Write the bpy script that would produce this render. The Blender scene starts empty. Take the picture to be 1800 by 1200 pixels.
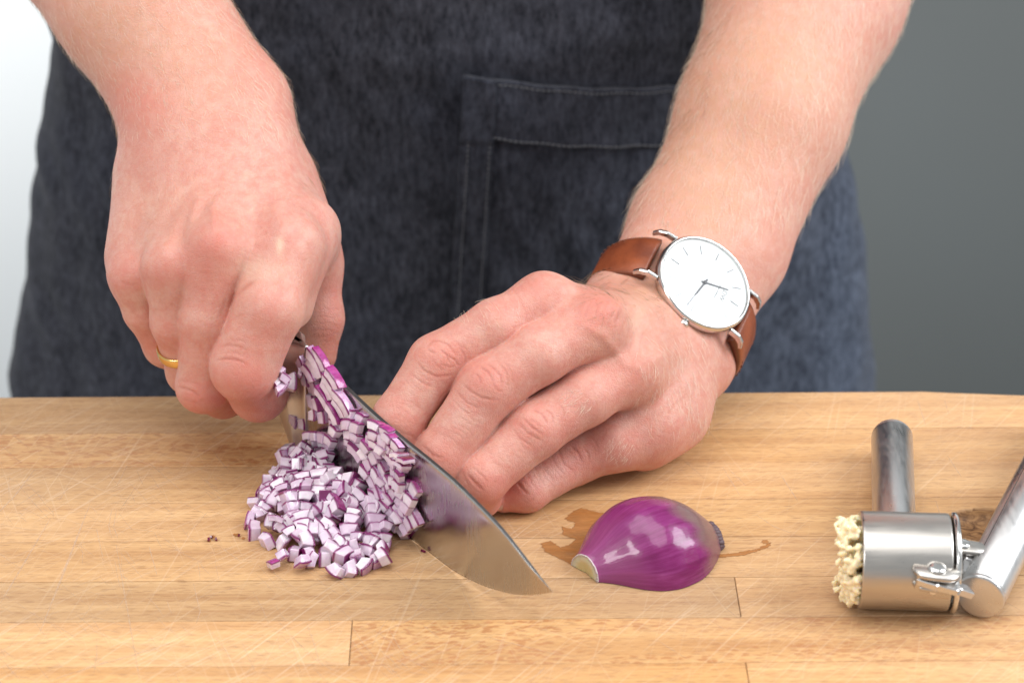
import bpy, math, random, time
import numpy as np
from mathutils import Vector, Matrix
T0 = time.time()
rng = np.random.default_rng(7)
random.seed(7)
scene = bpy.context.scene
COL = scene.collection
MM = 0.001

# ------------------------------------------------------------------ camera, light, exposure
PITCH = math.radians(28.0); DIST = 1030.0; FOC = 4400.0      # mm and (1800 px wide) pixels
CP, SP = math.cos(PITCH), math.sin(PITCH)
CAM = np.array([0, -DIST*CP, DIST*SP]); FW = np.array([0, CP, -SP]); RT = np.array([1.0, 0, 0]); UP = np.array([0, SP, CP])
cd = bpy.data.cameras.new('camera'); cam = bpy.data.objects.new('camera', cd); COL.objects.link(cam)
cd.sensor_width = 36; cd.lens = FOC/1800*36; cd.clip_start = 0.01; cd.clip_end = 50
cam.location = Vector(CAM*MM); cam.rotation_euler = (math.pi/2-PITCH, 0, 0)
cd.dof.use_dof = True; cd.dof.focus_distance = 0.898; cd.dof.aperture_fstop = 10.0
scene.camera = cam
w = bpy.data.worlds.new("World"); scene.world = w; w.use_nodes = True
bgn = w.node_tree.nodes['Background']; bgn.inputs[0].default_value = (0.93, 0.97, 1.0, 1); bgn.inputs[1].default_value = 0.53
scene.view_settings.view_transform = 'Standard'; scene.view_settings.look = 'None'
scene.view_settings.exposure = 0.07; scene.view_settings.gamma = 1.0

def area_light(name, loc, target, sx, sy, power, col):
    l = bpy.data.lights.new(name, 'AREA'); l.shape = 'RECTANGLE'; l.size = sx; l.size_y = sy; l.energy = power; l.color = col
    o = bpy.data.objects.new(name, l); COL.objects.link(o); o.location = loc
    o.rotation_euler = (Vector(target)-Vector(loc)).to_track_quat('-Z', 'Y').to_euler()
    return o
area_light('window_light', (1.25, -0.25, 0.95), (0.03, -0.1, 0.03), 0.75, 0.95, 23.0, (0.93, 0.97, 1.0))
area_light('ceiling_light', (-0.15, -0.35, 1.55), (0, -0.05, 0), 1.5, 1.1, 18.0, (1.0, 0.985, 0.96))
area_light('fill_light', (-1.1, -1.1, 0.9), (0, 0, 0.05), 0.45, 0.45, 9.0, (1.0, 0.985, 0.965))
area_light('wall_fill_light', (-1.05, 0.55, 0.1), (-0.95, 1.5, -0.75), 0.8, 0.5, 14.0, (1.0, 1.0, 1.0))  # added, unseen lamp that brightens the pale wall behind

# ------------------------------------------------------------------ measuring helpers (mm)
def ray(px, py): return FW+(px-900)/FOC*RT-(py-600)/FOC*UP
def G(px, py, h=0.0):
    d = ray(px, py); return CAM+d*((h-CAM[2])/d[2])
def V(px, py, dep): return CAM+ray(px, py)*dep
def proj(P):
    d = P-CAM; z = d@FW
    return 900+FOC*(d@RT)/z, 600-FOC*(d@UP)/z, z

# ------------------------------------------------------------------ object helpers
def link(o, parent=None):
    COL.objects.link(o)
    if parent is not None: o.parent = parent
    return o
def mesh_obj(name, verts, faces, mats, parent=None, smooth=True, midx=None, scale=MM):
    me = bpy.data.meshes.new(name)
    v = np.asarray(verts, dtype=np.float64)*scale
    me.from_pydata(v.tolist() if len(v) < 60000 else v, [], faces)
    if not isinstance(mats, (list, tuple)): mats = [mats]
    for m in mats: me.materials.append(m)
    if midx is not None: me.polygons.foreach_set('material_index', np.asarray(midx, dtype=np.int32))
    me.polygons.foreach_set('use_smooth', np.full(len(me.polygons), smooth))
    me.update()
    return link(bpy.data.objects.new(name, me), parent)
def empty(name, loc=(0, 0, 0), label=None, cat=None, group=None, kind=None):
    o = bpy.data.objects.new(name, None); o.empty_display_size = 0.02; o.location = Vector(loc)*MM; COL.objects.link(o)
    return tag(o, label, cat, group, kind)
def tag(o, label=None, cat=None, group=None, kind=None):
    if label: o['label'] = label
    if cat: o['category'] = cat
    if group: o['group'] = group
    if kind: o['kind'] = kind
    return o
def fix_parent(o, par):
    """child geometry is written in world mm: undo the parent's offset"""
    o.parent = par; o.matrix_parent_inverse = Matrix.Translation(-par.location)
    return o
class MB:
    def __init__(s): s.v = []; s.f = []; s.m = []
    def add(s, verts, faces, mi=0):
        b = len(s.v); s.v.extend([tuple(map(float, p)) for p in verts])
        for f in faces: s.f.append([i+b for i in f]); s.m.append(mi)
    def build(s, name, mats, parent=None, smooth=True):
        o = mesh_obj(name, s.v, s.f, mats, None, smooth, s.m)
        if parent is not None: fix_parent(o, parent)
        return o
def frame_from(axis, hint=(0, 0, 1)):
    a = np.array(axis, float); a /= np.linalg.norm(a); h = np.array(hint, float)
    if abs(a@h)/np.linalg.norm(h) > .97: h = np.array([0, 1.0, 0])
    x = np.cross(h, a); x /= np.linalg.norm(x); y = np.cross(a, x)
    return x, y, a
def lathe(mb, origin, axis, prof, n=48, hint=(0, 0, 1), mi=0, sx=1, sy=1, a0=0, a1=2*math.pi, caps=True):
    """prof: list of (distance along axis, radius)"""
    x, y, a = frame_from(axis, hint); o = np.array(origin, float)
    full = abs(a1-a0-2*math.pi) < 1e-6; m = n if full else n+1
    V_ = []; F_ = []
    for (d, r) in prof:
        for k in range(m):
            t = a0+(a1-a0)*k/n
            V_.append(o+a*d+x*(math.cos(t)*r*sx)+y*(math.sin(t)*r*sy))
    for i in range(len(prof)-1):
        for k in range(n):
            k2 = (k+1) % m if full else k+1
            F_.append([i*m+k, i*m+k2, (i+1)*m+k2, (i+1)*m+k])
    if caps and full:
        if prof[0][1] > 1e-6: F_.append(list(range(m))[::-1])
        if prof[-1][1] > 1e-6: F_.append([(len(prof)-1)*m+k for k in range(m)])
    mb.add(V_, F_, mi)
def box(mb, c, ax, ay, az, sx, sy, sz, mi=0, bev=0.0):
    """box centred at c with half sizes along given unit axes; bev chamfers the xy outline and top edges"""
    c = np.array(c, float); ax, ay, az = [np.array(q, float)/np.linalg.norm(q) for q in (ax, ay, az)]
    b = bev
    if b <= 0:
        P = [c+ax*sx*i+ay*sy*j+az*sz*k for k in (-1, 1) for j in (-1, 1) for i in (-1, 1)]
        mb.add(P, [[0, 2, 3, 1], [4, 5, 7, 6], [0, 1, 5, 4], [2, 6, 7, 3], [0, 4, 6, 2], [1, 3, 7, 5]], mi); return
    def ring(z, ins):
        X, Y = sx-ins, sy-ins; q = b
        pts = [(-X+q, -Y), (X-q, -Y), (X, -Y+q), (X, Y-q), (X-q, Y), (-X+q, Y), (-X, Y-q), (-X, -Y+q)]
        return [c+ax*p[0]+ay*p[1]+az*z for p in pts]
    R = ring(-sz, b*.7)+ring(-sz+b*.7, 0)+ring(sz-b*.7, 0)+ring(sz, b*.7)
    F_ = [[7, 6, 5, 4, 3, 2, 1, 0], [24+i for i in range(8)]]
    for i in range(3):
        for k in range(8): F_.append([i*8+k, i*8+(k+1) % 8, (i+1)*8+(k+1) % 8, (i+1)*8+k])
    mb.add(R, F_, mi)
def tube(mb, pts, rad, n=8, mi=0, caps=True):
    pts = [np.array(p, float) for p in pts]; rad = rad if hasattr(rad, '__len__') else [rad]*len(pts)
    V_ = []; F_ = []; px = None
    for i, p in enumerate(pts):
        t = pts[min(i+1, len(pts)-1)]-pts[max(i-1, 0)]; t /= np.linalg.norm(t)
        if px is None: x, y, _ = frame_from(t)
        else:
            x = px-t*(px@t); x /= np.linalg.norm(x); y = np.cross(t, x)
        px = x
        for k in range(n):
            a = 2*math.pi*k/n; V_.append(p+x*math.cos(a)*rad[i]+y*math.sin(a)*rad[i])
    for i in range(len(pts)-1):
        for k in range(n): F_.append([i*n+k, i*n+(k+1) % n, (i+1)*n+(k+1) % n, (i+1)*n+k])
    if caps: F_.append(list(range(n))[::-1]); F_.append([(len(pts)-1)*n+k for k in range(n)])
    mb.add(V_, F_, mi)

# ------------------------------------------------------------------ materials
class NT:
    """tiny node-tree helper"""
    def __init__(s, name):
        s.mat = bpy.data.materials.new(name); s.mat.use_nodes = True
        s.t = s.mat.node_tree; s.n = s.t.nodes; s.l = s.t.links
        s.bsdf = s.n['Principled BSDF']; s.out = s.n['Material Output']
    def new(s, typ, **kw):
        n = s.n.new(typ)
        for k, v in kw.items(): setattr(n, k, v)
        return n
    def put(s, sock, val):
        if hasattr(val, 'is_linked') or isinstance(val, bpy.types.NodeSocket): s.l.new(val, sock)
        elif isinstance(val, (tuple, list)) and len(val) == 3 and sock.type == 'RGBA': sock.default_value = (*val, 1)
        else: sock.default_value = val
    def math(s, op, a, b=None, c=None, clamp=False):
        n = s.new('ShaderNodeMath', operation=op); n.use_clamp = clamp; s.put(n.inputs[0], a)
        if b is not None: s.put(n.inputs[1], b)
        if c is not None: s.put(n.inputs[2], c)
        return n.outputs[0]
    def mix(s, f, a, b, blend='MIX'):
        n = s.new('ShaderNodeMix', data_type='RGBA', blend_type=blend); n.clamp_factor = True
        s.put(n.inputs[0], f); s.put(n.inputs[6], a); s.put(n.inputs[7], b); return n.outputs[2]
    def ramp(s, f, stops, interp='LINEAR'):
        n = s.new('ShaderNodeValToRGB'); n.color_ramp.interpolation = interp; e = n.color_ramp.elements
        while len(e) < len(stops): e.new(0.5)
        for el, (p, c) in zip(e, stops):
            el.position = p; el.color = (*c, 1) if hasattr(c, '__len__') else (c, c, c, 1)
        s.put(n.inputs[0], f); return n.outputs[0]
    def maprange(s, f, a, b, c=0, d=1, smooth=False):
        n = s.new('ShaderNodeMapRange'); n.interpolation_type = 'SMOOTHSTEP' if smooth else 'LINEAR'
        for i, v in enumerate((f, a, b, c, d)): s.put(n.inputs[i], v)
        return n.outputs[0]
    def coord(s, kind='Object'): return s.new('ShaderNodeTexCoord').outputs[kind]
    def mapping(s, vec, scale=(1, 1, 1), rot=(0, 0, 0), loc=(0, 0, 0)):
        n = s.new('ShaderNodeMapping'); s.put(n.inputs[0], vec)
        n.inputs['Scale'].default_value = scale; n.inputs['Rotation'].default_value = rot; n.inputs['Location'].default_value = loc
        return n.outputs[0]
    def noise(s, vec, scale, detail=2, rough=.5, dist=0):
        n = s.new('ShaderNodeTexNoise'); s.put(n.inputs['Vector'], vec); n.inputs['Scale'].default_value = scale
        n.inputs['Detail'].default_value = detail; n.inputs['Roughness'].default_value = rough; n.inputs['Distortion'].default_value = dist
        return n.outputs[0]
    def voronoi(s, vec, scale, feature='F1', out='Distance', rnd=1.0):
        n = s.new('ShaderNodeTexVoronoi', feature=feature); s.put(n.inputs['Vector'], vec); n.inputs['Scale'].default_value = scale
        n.inputs['Randomness'].default_value = rnd; return n.outputs[out]
    def attr(s, name, out='Fac', typ='GEOMETRY'):
        n = s.new('ShaderNodeAttribute', attribute_type=typ, attribute_name=name); return n.outputs[out]
    def bump(s, h, strength, dist, normal=None):
        n = s.new('ShaderNodeBump'); s.put(n.inputs['Height'], h); n.inputs['Strength'].default_value = strength; n.inputs['Distance'].default_value = dist
        if normal is not None: s.l.new(normal, n.inputs['Normal'])
        return n.outputs[0]
    def set(s, **kw):
        for k, v in kw.items(): s.put(s.bsdf.inputs[k.replace('_', ' ')], v)
        return s
def simple(name, col, rough=.5, metal=0.0, **kw):
    n = NT(name); n.set(Base_Color=col, Roughness=rough, Metallic=metal)
    for k, v in kw.items(): n.put(n.bsdf.inputs[k.replace('_', ' ')], v)
    return n.mat

def wood_material(name, wet=False):
    n = NT(name); co = n.coord('Object')
    oi = n.new('ShaderNodeObjectInfo'); sep = n.new('ShaderNodeSeparateColor'); n.l.new(oi.outputs['Color'], sep.inputs[0])
    bright, warm, fleck = sep.outputs
    rnd = oi.outputs['Random']
    seed = n.new('ShaderNodeCombineXYZ'); n.put(seed.inputs[0], n.math('MULTIPLY', warm, 3.1)); n.put(seed.inputs[1], n.math('MULTIPLY', bright, 5.3)); n.put(seed.inputs[2], n.math('MULTIPLY', fleck, 2.0))
    vadd = n.new('ShaderNodeVectorMath', operation='ADD'); n.l.new(co, vadd.inputs[0]); n.l.new(seed.outputs[0], vadd.inputs[1]); c = vadd.outputs[0]
    # growth bands: long along x
    g1 = n.noise(n.mapping(c, (5, 130, 40)), 1.0, 3, .6, .3)
    g2 = n.noise(n.mapping(c, (22, 900, 100)), 1.0, 3, .65)
    g3 = n.noise(n.mapping(c, (120, 2600, 300)), 1.0, 2, .6)
    light = n.mix(warm, (0.62, 0.405, 0.215), (0.65, 0.375, 0.155))
    dark = n.mix(warm, (0.41, 0.235, 0.115), (0.44, 0.21, 0.07))
    f = n.math('ADD', n.math('MULTIPLY', g1, .65), n.math('MULTIPLY', g2, .35))
    col = n.mix(n.maprange(f, .36, .66), light, dark)
    col = n.mix(n.maprange(g3, .52, .70, 0, .5), col, (0.24, 0.105, 0.045))
    # short pores
    pv = n.voronoi(n.mapping(c, (170, 1000, 400), loc=(3, 1, 2)), 1.0)
    col = n.mix(n.math('MULTIPLY', n.maprange(pv, .36, .2), .4), col, (0.25, 0.115, 0.05))
    # ray flecks (only where the plank has them), set in bands along the grain
    wob = n.new('ShaderNodeVectorMath', operation='MULTIPLY_ADD'); nz_ = n.new('ShaderNodeTexNoise'); n.l.new(c, nz_.inputs['Vector']); nz_.inputs['Scale'].default_value = 260; n.l.new(nz_.outputs['Color'], wob.inputs[0]); wob.inputs[1].default_value = (.006, .003, 0); n.l.new(c, wob.inputs[2])
    fv = n.voronoi(n.mapping(wob.outputs[0], (230, 700, 300), rot=(0, 0, .6)), 1.0)
    fm = n.noise(n.mapping(c, (8, 75, 10)), 1.0, 2, .5)
    fl = n.math('MULTIPLY', n.maprange(fv, .50, .34), n.maprange(fm, .38, .50))
    col = n.mix(n.math('MULTIPLY', n.math('MULTIPLY', fl, fleck), .75), col, (0.37, 0.14, 0.045))
    # scuffs and hair scratches: pale, in several directions
    wear = n.maprange(n.noise(n.mapping(co, (6, 14, 1), loc=(.31, .2, 0)), 1.0, 3, .5), .36, .66)
    acc = None
    for rot, sx, sy, th, amt in ((-.95, 14, 900, .63, .55), (-.72, 20, 1300, .62, .5), (.6, 12, 1000, .66, .4), (1.25, 15, 1100, .66, .35), (-1.35, 10, 800, .65, .4), (.12, 14, 1200, .66, .3)):
        s_ = n.maprange(n.noise(n.mapping(n.mapping(co, (1, 1, 1), rot=(0, 0, rot)), (sx, sy, 1), loc=(rot*7, 1, 0)), 1.0, 2, .55), th-.025, th+.06, 0, amt)
        acc = s_ if acc is None else n.math('MAXIMUM', acc, s_)
    sx_ = n.new('ShaderNodeSeparateXYZ'); n.l.new(co, sx_.inputs[0])
    sc = n.math('MULTIPLY', n.math('MULTIPLY', acc, n.maprange(wear, 0, 1, .45, 1.1)), n.maprange(sx_.outputs[0], -.02, .13, 1.0, .45))
    if not wet:
        col = n.mix(n.math('MULTIPLY', wear, .26), col, (0.50, 0.345, 0.235))
        col = n.mix(n.math('MULTIPLY', sc, .8), col, (0.76, 0.59, 0.43))
    br = n.maprange(bright, 0, 1, .58, 1.38)
    mul = n.new('ShaderNodeVectorMath', operation='SCALE'); n.l.new(col, mul.inputs[0]); n.l.new(br, mul.inputs['Scale']); col = mul.outputs[0]
    if wet:
        col = n.mix(.68, col, (0.33, 0.11, 0.02), 'MIX')
    h = n.math('ADD', n.math('MULTIPLY', g2, .5), n.math('MULTIPLY', sc, -.9))
    h = n.math('ADD', h, n.math('MULTIPLY', g3, .25))
    n.set(Base_Color=col, Roughness=.26 if wet else n.maprange(g2, .3, .7, .46, .60), Normal=n.bump(h, .35 if not wet else .12, .0005))
    n.bsdf.inputs['Specular IOR Level'].default_value = .42
    if wet: n.put(n.bsdf.inputs['Alpha'], n.math('MULTIPLY', n.attr('soak'), n.maprange(n.noise(n.mapping(co, (90, 260, 1)), 1.0, 3, .6), .3, .6, .55, 1.0)))
    return n.mat
M_WOOD = wood_material('beech_wood'); M_WET = wood_material('wet_beech', True)

def skin_material():
    n = NT('skin'); co = n.coord('Object')
    red = n.attr('red'); tan = n.attr('tan'); cr = n.attr('crease'); palev = n.attr('pale')
    n1 = n.noise(co, 55, 4, .6); n2 = n.noise(n.mapping(co, (1, 1, 1), loc=(3, 5, 1)), 260, 3, .6); n3 = n.noise(n.mapping(co, (1, 1, 1), loc=(7, 2, 9)), 900, 2, .5)
    base = n.mix(n.maprange(n1, .35, .65), (0.63, 0.355, 0.285), (0.58, 0.275, 0.22))
    base = n.mix(n.math('MULTIPLY', n.maprange(n2, .40, .66), .6), base, (0.56, 0.205, 0.16))
    base = n.mix(n.math('MULTIPLY', n.maprange(n3, .5, .75), .25), base, (0.70, 0.46, 0.37))
    base = n.mix(n.math('MULTIPLY', tan, n.maprange(n2, .3, .7, .45, .95)), base, (0.57, 0.31, 0.20))
    rr = n.math('MULTIPLY', red, n.maprange(n2, .3, .7, .75, 1.15), clamp=True)
    base = n.mix(n.math('MULTIPLY', rr, .8), base, (0.575, 0.20, 0.155))
    base = n.mix(n.math('MULTIPLY', palev, .8), base, (0.70, 0.52, 0.39))
    fr = n.maprange(n.voronoi(n.mapping(co, (1, 1, 1), loc=(1.2, .4, 0)), 110), .10, .05, 0, .22)
    base = n.mix(fr, base, (0.40, 0.17, 0.10))
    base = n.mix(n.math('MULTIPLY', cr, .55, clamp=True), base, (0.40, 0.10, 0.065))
    # fine relief: skin cells and lines
    v1 = n.voronoi(n.mapping(co, (1, 1, 1.0)), 1150, 'DISTANCE_TO_EDGE'); v2 = n.voronoi(n.mapping(co, (1, 1.0, .8), loc=(1, 2, 3)), 620, 'DISTANCE_TO_EDGE')
    h = n.math('ADD', n.math('MULTIPLY', n.maprange(v1, 0, .18), .45), n.math('MULTIPLY', n.maprange(v2, 0, .12), .5))
    h = n.math('ADD', h, n.math('MULTIPLY', n3, .8)); h = n.math('ADD', h, n.math('MULTIPLY', n2, 1.2))
    n.set(Base_Color=base, Roughness=n.maprange(n2, .3, .7, .40, .52), Normal=n.bump(h, .32, .0004))
    b = n.bsdf; b.inputs['Subsurface Weight'].default_value = .55; b.inputs['Subsurface Radius'].default_value = (1.0, .42, .22)
    b.inputs['Subsurface Scale'].default_value = .0014; b.inputs['Specular IOR Level'].default_value = .42
    return n.mat
M_SKIN = skin_material()

def denim_material(name='denim'):
    n = NT(name); co = n.coord('Object')
    n1 = n.noise(n.mapping(co, (9, 9, 9)), 1.0, 4, .6)
    st = n.noise(n.mapping(co, (420, 420, 170)), 1.0, 3, .65)
    st2 = n.noise(n.mapping(co, (60, 60, 500), loc=(3, 3, 3)), 1.0, 2, .6)
    sp = n.noise(co, 1100, 2, .6)
    f = n.math('ADD', n.math('MULTIPLY', st, .62), n.math('ADD', n.math('MULTIPLY', n.noise(n.mapping(co, (70, 70, 50), loc=(5, 1, 2)), 1.0, 3, .6), .26), n.math('ADD', n.math('MULTIPLY', sp, .19), n.math('MULTIPLY', st2, .05))))
    col = n.mix(n.maprange(f, .43, .74), (0.0090, 0.0093, 0.0140), (0.060, 0.060, 0.075))
    blu = n.maprange(n1, .42, .62)
    col = n.mix(n.math('MULTIPLY', blu, .4), col, n.mix(n.maprange(f, .42, .72), (0.011, 0.0125, 0.021), (0.038, 0.043, 0.066)))
    col = n.mix(n.math('MULTIPLY', n.attr('falloff'), .75), col, n.mix(n.maprange(f, .42, .70), (0.020, 0.027, 0.045), (0.12, 0.145, 0.20)))  # cool window light mixed into the cloth colour
    n.set(Base_Color=col, Roughness=.85, Normal=n.bump(f, .6, .0009))
    n.bsdf.inputs['Sheen Weight'].default_value = .08; n.bsdf.inputs['Specular IOR Level'].default_value = .2
    return n.mat
M_DENIM = denim_material()
M_THREAD = simple('stitch_thread', (0.11, 0.11, 0.12), .8)
M_SHIRT = simple('black_cotton', (0.02, 0.02, 0.023), .9)

def steel(name, col=(.62, .60, .575), rough=.22, scr=(40, 900, 900), bump=.12, smear=0.0):
    n = NT(name); co = n.coord('Object')
    s = n.noise(n.mapping(co, scr), 1.0, 3, .6); m = n.noise(co, 45, 3, .55)
    r = n.math('ADD', n.maprange(s, .3, .7, rough-.05, rough+.06), n.maprange(m, .4, .7, 0, .10+smear))
    c = n.mix(n.maprange(m, .35, .7, 0, .35), col, tuple(q*.82 for q in col))
    n.set(Base_Color=c, Metallic=1.0, Roughness=r, Normal=n.bump(s, bump, .0002))
    return n.mat
M_BLADE = steel('blade_steel', (.57, .55, .53), .19, (700, 700, 40), .02, .05)
M_SPINE = steel('spine_steel', (.13, .13, .13), .45, (60, 60, 800), .1)  # spine coloured dark to stand for the apron mirrored in it
M_BOLSTER = steel('bolster_steel', (.74, .71, .67), .33, (300, 300, 60), .05)
M_PRESS = steel('press_steel', (.52, .49, .455), .30, (60, 900, 900), .05)
M_TUBE = steel('tube_steel', (.60, .59, .585), .30, (900, 120, 900), .05)
M_CHROME = simple('polished_steel', (.70, .69, .67), .16, 1.0)
M_GOLD = simple('brushed_gold', (.83, .55, .20), .24, 1.0)
M_DARK = simple('dark_gap', (.015, .013, .012), .5)

def leather():
    n = NT('tan_leather'); co = n.coord('Object')
    a = n.noise(co, 60, 4, .6); v = n.voronoi(co, 1300)
    col = n.mix(n.maprange(a, .35, .68), (0.30, 0.072, 0.022), (0.15, 0.032, 0.011))
    col = n.mix(n.math('MULTIPLY', n.attr('edge'), .75), col, (0.085, 0.025, 0.012))
    n.set(Base_Color=col, Roughness=.40, Normal=n.bump(n.math('ADD', v, a), .2, .0003)); return n.mat
M_LEATHER = leather()

# ------------------------------------------------------------------ setting: walls and worktop
def wall_mat(name, c1, c2, axis_scale):
    n = NT(name); co = n.coord('Object'); a = n.noise(co, 2.0, 2, .5); g = n.noise(co, 300, 2, .5)
    n.set(Base_Color=n.mix(n.maprange(a, .3, .7), c1, c2), Roughness=.8, Normal=n.bump(g, .1, .0005)); return n.mat
mb = MB(); box(mb, (0, 1520, 200), (1, 0, 0), (0, 1, 0), (0, 0, 1), 3200, 30, 1500)
wl = mb.build('wall', wall_mat('white_wall_paint', (.86, .88, .88), (.82, .845, .85), 1)); wl['kind'] = 'structure'
mb = MB(); box(mb, (1010, 1440, -575), (1, 0, 0), (0, 1, 0), (0, 0, 1), 1130, 30, 725)
wr = mb.build('wall_panel', wall_mat('grey_wall_paint', (.125, .138, .138), (.118, .127, .125), 1)); wr['kind'] = 'structure'
mb = MB(); box(mb, (0, -215, -57), (1, 0, 0), (0, 1, 0), (0, 0, 1), 700, 225, 22, bev=3)
wt = mb.build('worktop', simple('worktop_laminate', (.42, .41, .39), .5), smooth=False); wt['kind'] = 'structure'

# ------------------------------------------------------------------ cutting board of glued staves
YAW = math.radians(.75)
board = empty('cutting_board', (0, 0, -35), 'pale beech butcher block cutting board made of glued staves, under the hands', 'cutting board')
board.rotation_euler = (0, 0, YAW)
board.location = (0, 0, 0)
def to_board(P):
    x, y = P[0], P[1]; c, s = math.cos(-YAW), math.sin(-YAW)
    return np.array([x*c-y*s, x*s+y*c, P[2] if len(P) > 2 else 0.0])
def from_board(x, y, z=0): c, s = math.cos(YAW), math.sin(YAW); return np.array([x*c-y*s, x*s+y*c, z])
SEAM = [-42.3, -73, -98.4, -124.1, -149.9, -176.1, -200.8, -227.2, -253, -279, -305, -331]
XL, XR, CR = -262.0, 212.0, 18.0
HC = to_board(G(1738, 918)); HRX, HRY = 17.5, 13.2
def hollow(x, y):
    yy = y-HC[1]; xx = x-HC[0]-4
    ry = np.where(yy > 0, HRY*.78, HRY)
    r2 = (np.abs(xx)/(HRX+3))**2.2+(np.abs(yy)/ry)**2.2
    return np.where(r2 < 1, (1-r2)**.6*5.5, 0.0)
ROWS = {  # joints (board x) and tones per plank: (bright, warm, fleck)
 0: ([-262, -35, 212], [(.36, .42, .0), (.60, .72, .15)]),
 1: ([-262, -28, 212], [(.60, .80, 1.0), (.54, .88, .12)]),
 2: ([-262, -20, 212], [(.50, .45, .05), (.60, .60, .0)]),
 3: ([-262, -42, 212], [(.60, .40, .0), (.48, .70, .0)]),
 4: ([-262, 212], [(.54, .48, .0)]),
 5: ([-262, 75.5, 212], [(.40, .30, .05), (.62, .45, .2)]),
 6: ([-262, -57.0, 212], [(.72, .50, .06), (.56, .88, .9)]),
 7: ([-262, 74.5, 212], [(.62, .95, .1), (.72, .62, .2)]),
 8: ([-262, -90, 100, 212], [(.6, .5, .1), (.7, .7, .4), (.6, .5, 0)]),
 9: ([-262, 20, 212], [(.6, .6, .1), (.7, .5, .2)]),
 10: ([-262, -140, 212], [(.6, .5, .1), (.65, .7, .3)])}
def plank(x0, x1, y0, y1, tone, back=False, rightmost=False, leftmost=False, front=False):
    """y1 > y0; a stave with eased top edges, its hollow and the rounded outer edges"""
    g = .12; dz = rng.uniform(-.06, .04)
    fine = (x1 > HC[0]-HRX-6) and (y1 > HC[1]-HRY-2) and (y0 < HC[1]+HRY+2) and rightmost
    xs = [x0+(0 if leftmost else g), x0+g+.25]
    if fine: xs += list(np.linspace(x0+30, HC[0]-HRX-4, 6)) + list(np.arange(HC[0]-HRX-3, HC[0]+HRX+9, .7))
    else: xs += list(np.linspace(x0, x1, max(3, int((x1-x0)/40)))[1:-1])
    xs += [x1-g-.25, x1-(0 if rightmost else g)]
    xs = sorted(set(np.round(xs, 3)))
    if back: ys = [y0+g, y0+g+.25]+[y1-3, y1-2.2, y1-1.3, y1-.6, y1-.15, y1]
    else: ys = [y0+g, y0+g+.25]+(list(np.arange(y0+.9, y1-.8, .7)) if fine else [y0+(y1-y0)*.5])+[y1-g-.25, y1-g]
    zprof = {}
    P = []; F_ = []; hol = []
    nx, ny = len(xs), len(ys)
    for j, y in enumerate(ys):
        for i, x in enumerate(xs):
            z = dz
            if i in (0, nx-1): z -= .22
            if back:
                if j == 0: z -= .22
                k = y1-y
                if k < 3: z -= 3-math.sqrt(max(0, 9-(3-k)**2))
            elif j in (0, ny-1): z -= .22
            xx, yy = x, y
            if back or rightmost:          # rounded board corner
                cx, cy = XR-CR, SEAM[0]-CR
                if rightmost and x > cx and y > cy:
                    dx, dy = x-cx, y-cy; m = max(dx, dy)/CR
                    a = math.atan2(dy, dx); xx, yy = cx+math.cos(a)*CR*m, cy+math.sin(a)*CR*m
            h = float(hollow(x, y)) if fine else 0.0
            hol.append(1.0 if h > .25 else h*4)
            P.append((xx, yy, z-h))
    for j in range(ny-1):
        for i in range(nx-1): a = j*nx+i; F_.append([a, a+1, a+nx+1, a+nx])
    # skirt
    loop = [i for i in range(nx)]+[j*nx+nx-1 for j in range(1, ny)]+[(ny-1)*nx+i for i in range(nx-2, -1, -1)]+[j*nx for j in range(ny-2, 0, -1)]
    b = len(P); P += [(P[q][0], P[q][1], -35.0) for q in loop]; hol += [0]*len(loop); m = len(loop)
    for k in range(m): F_.append([loop[(k+1) % m], loop[k], b+k, b+(k+1) % m])
    F_.append([b+k for k in range(m)][::-1])
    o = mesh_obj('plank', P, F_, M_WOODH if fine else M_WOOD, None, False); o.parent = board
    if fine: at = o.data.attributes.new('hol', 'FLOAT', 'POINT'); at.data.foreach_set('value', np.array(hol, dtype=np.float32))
    if fine or back: o.data.polygons.foreach_set('use_smooth', np.array([len(f.vertices) == 4 and f.normal.z > .3 for f in o.data.polygons]))
    o.color = (*tone, 1)
    return o
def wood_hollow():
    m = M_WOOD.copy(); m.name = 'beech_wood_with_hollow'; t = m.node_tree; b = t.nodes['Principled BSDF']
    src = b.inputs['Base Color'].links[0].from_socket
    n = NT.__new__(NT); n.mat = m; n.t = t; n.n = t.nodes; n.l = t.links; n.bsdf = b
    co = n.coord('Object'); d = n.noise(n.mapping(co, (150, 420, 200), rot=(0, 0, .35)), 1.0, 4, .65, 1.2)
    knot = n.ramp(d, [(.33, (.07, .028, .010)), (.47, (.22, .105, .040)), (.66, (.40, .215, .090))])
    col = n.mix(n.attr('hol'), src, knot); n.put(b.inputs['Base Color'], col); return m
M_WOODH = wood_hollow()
for r, (js, tones) in ROWS.items():
    for k, tone in enumerate(tones):
        plank(js[k], js[k+1], SEAM[r+1], SEAM[r], tone, back=(r == 0), leftmost=(k == 0), rightmost=(k == len(tones)-1))

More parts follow.
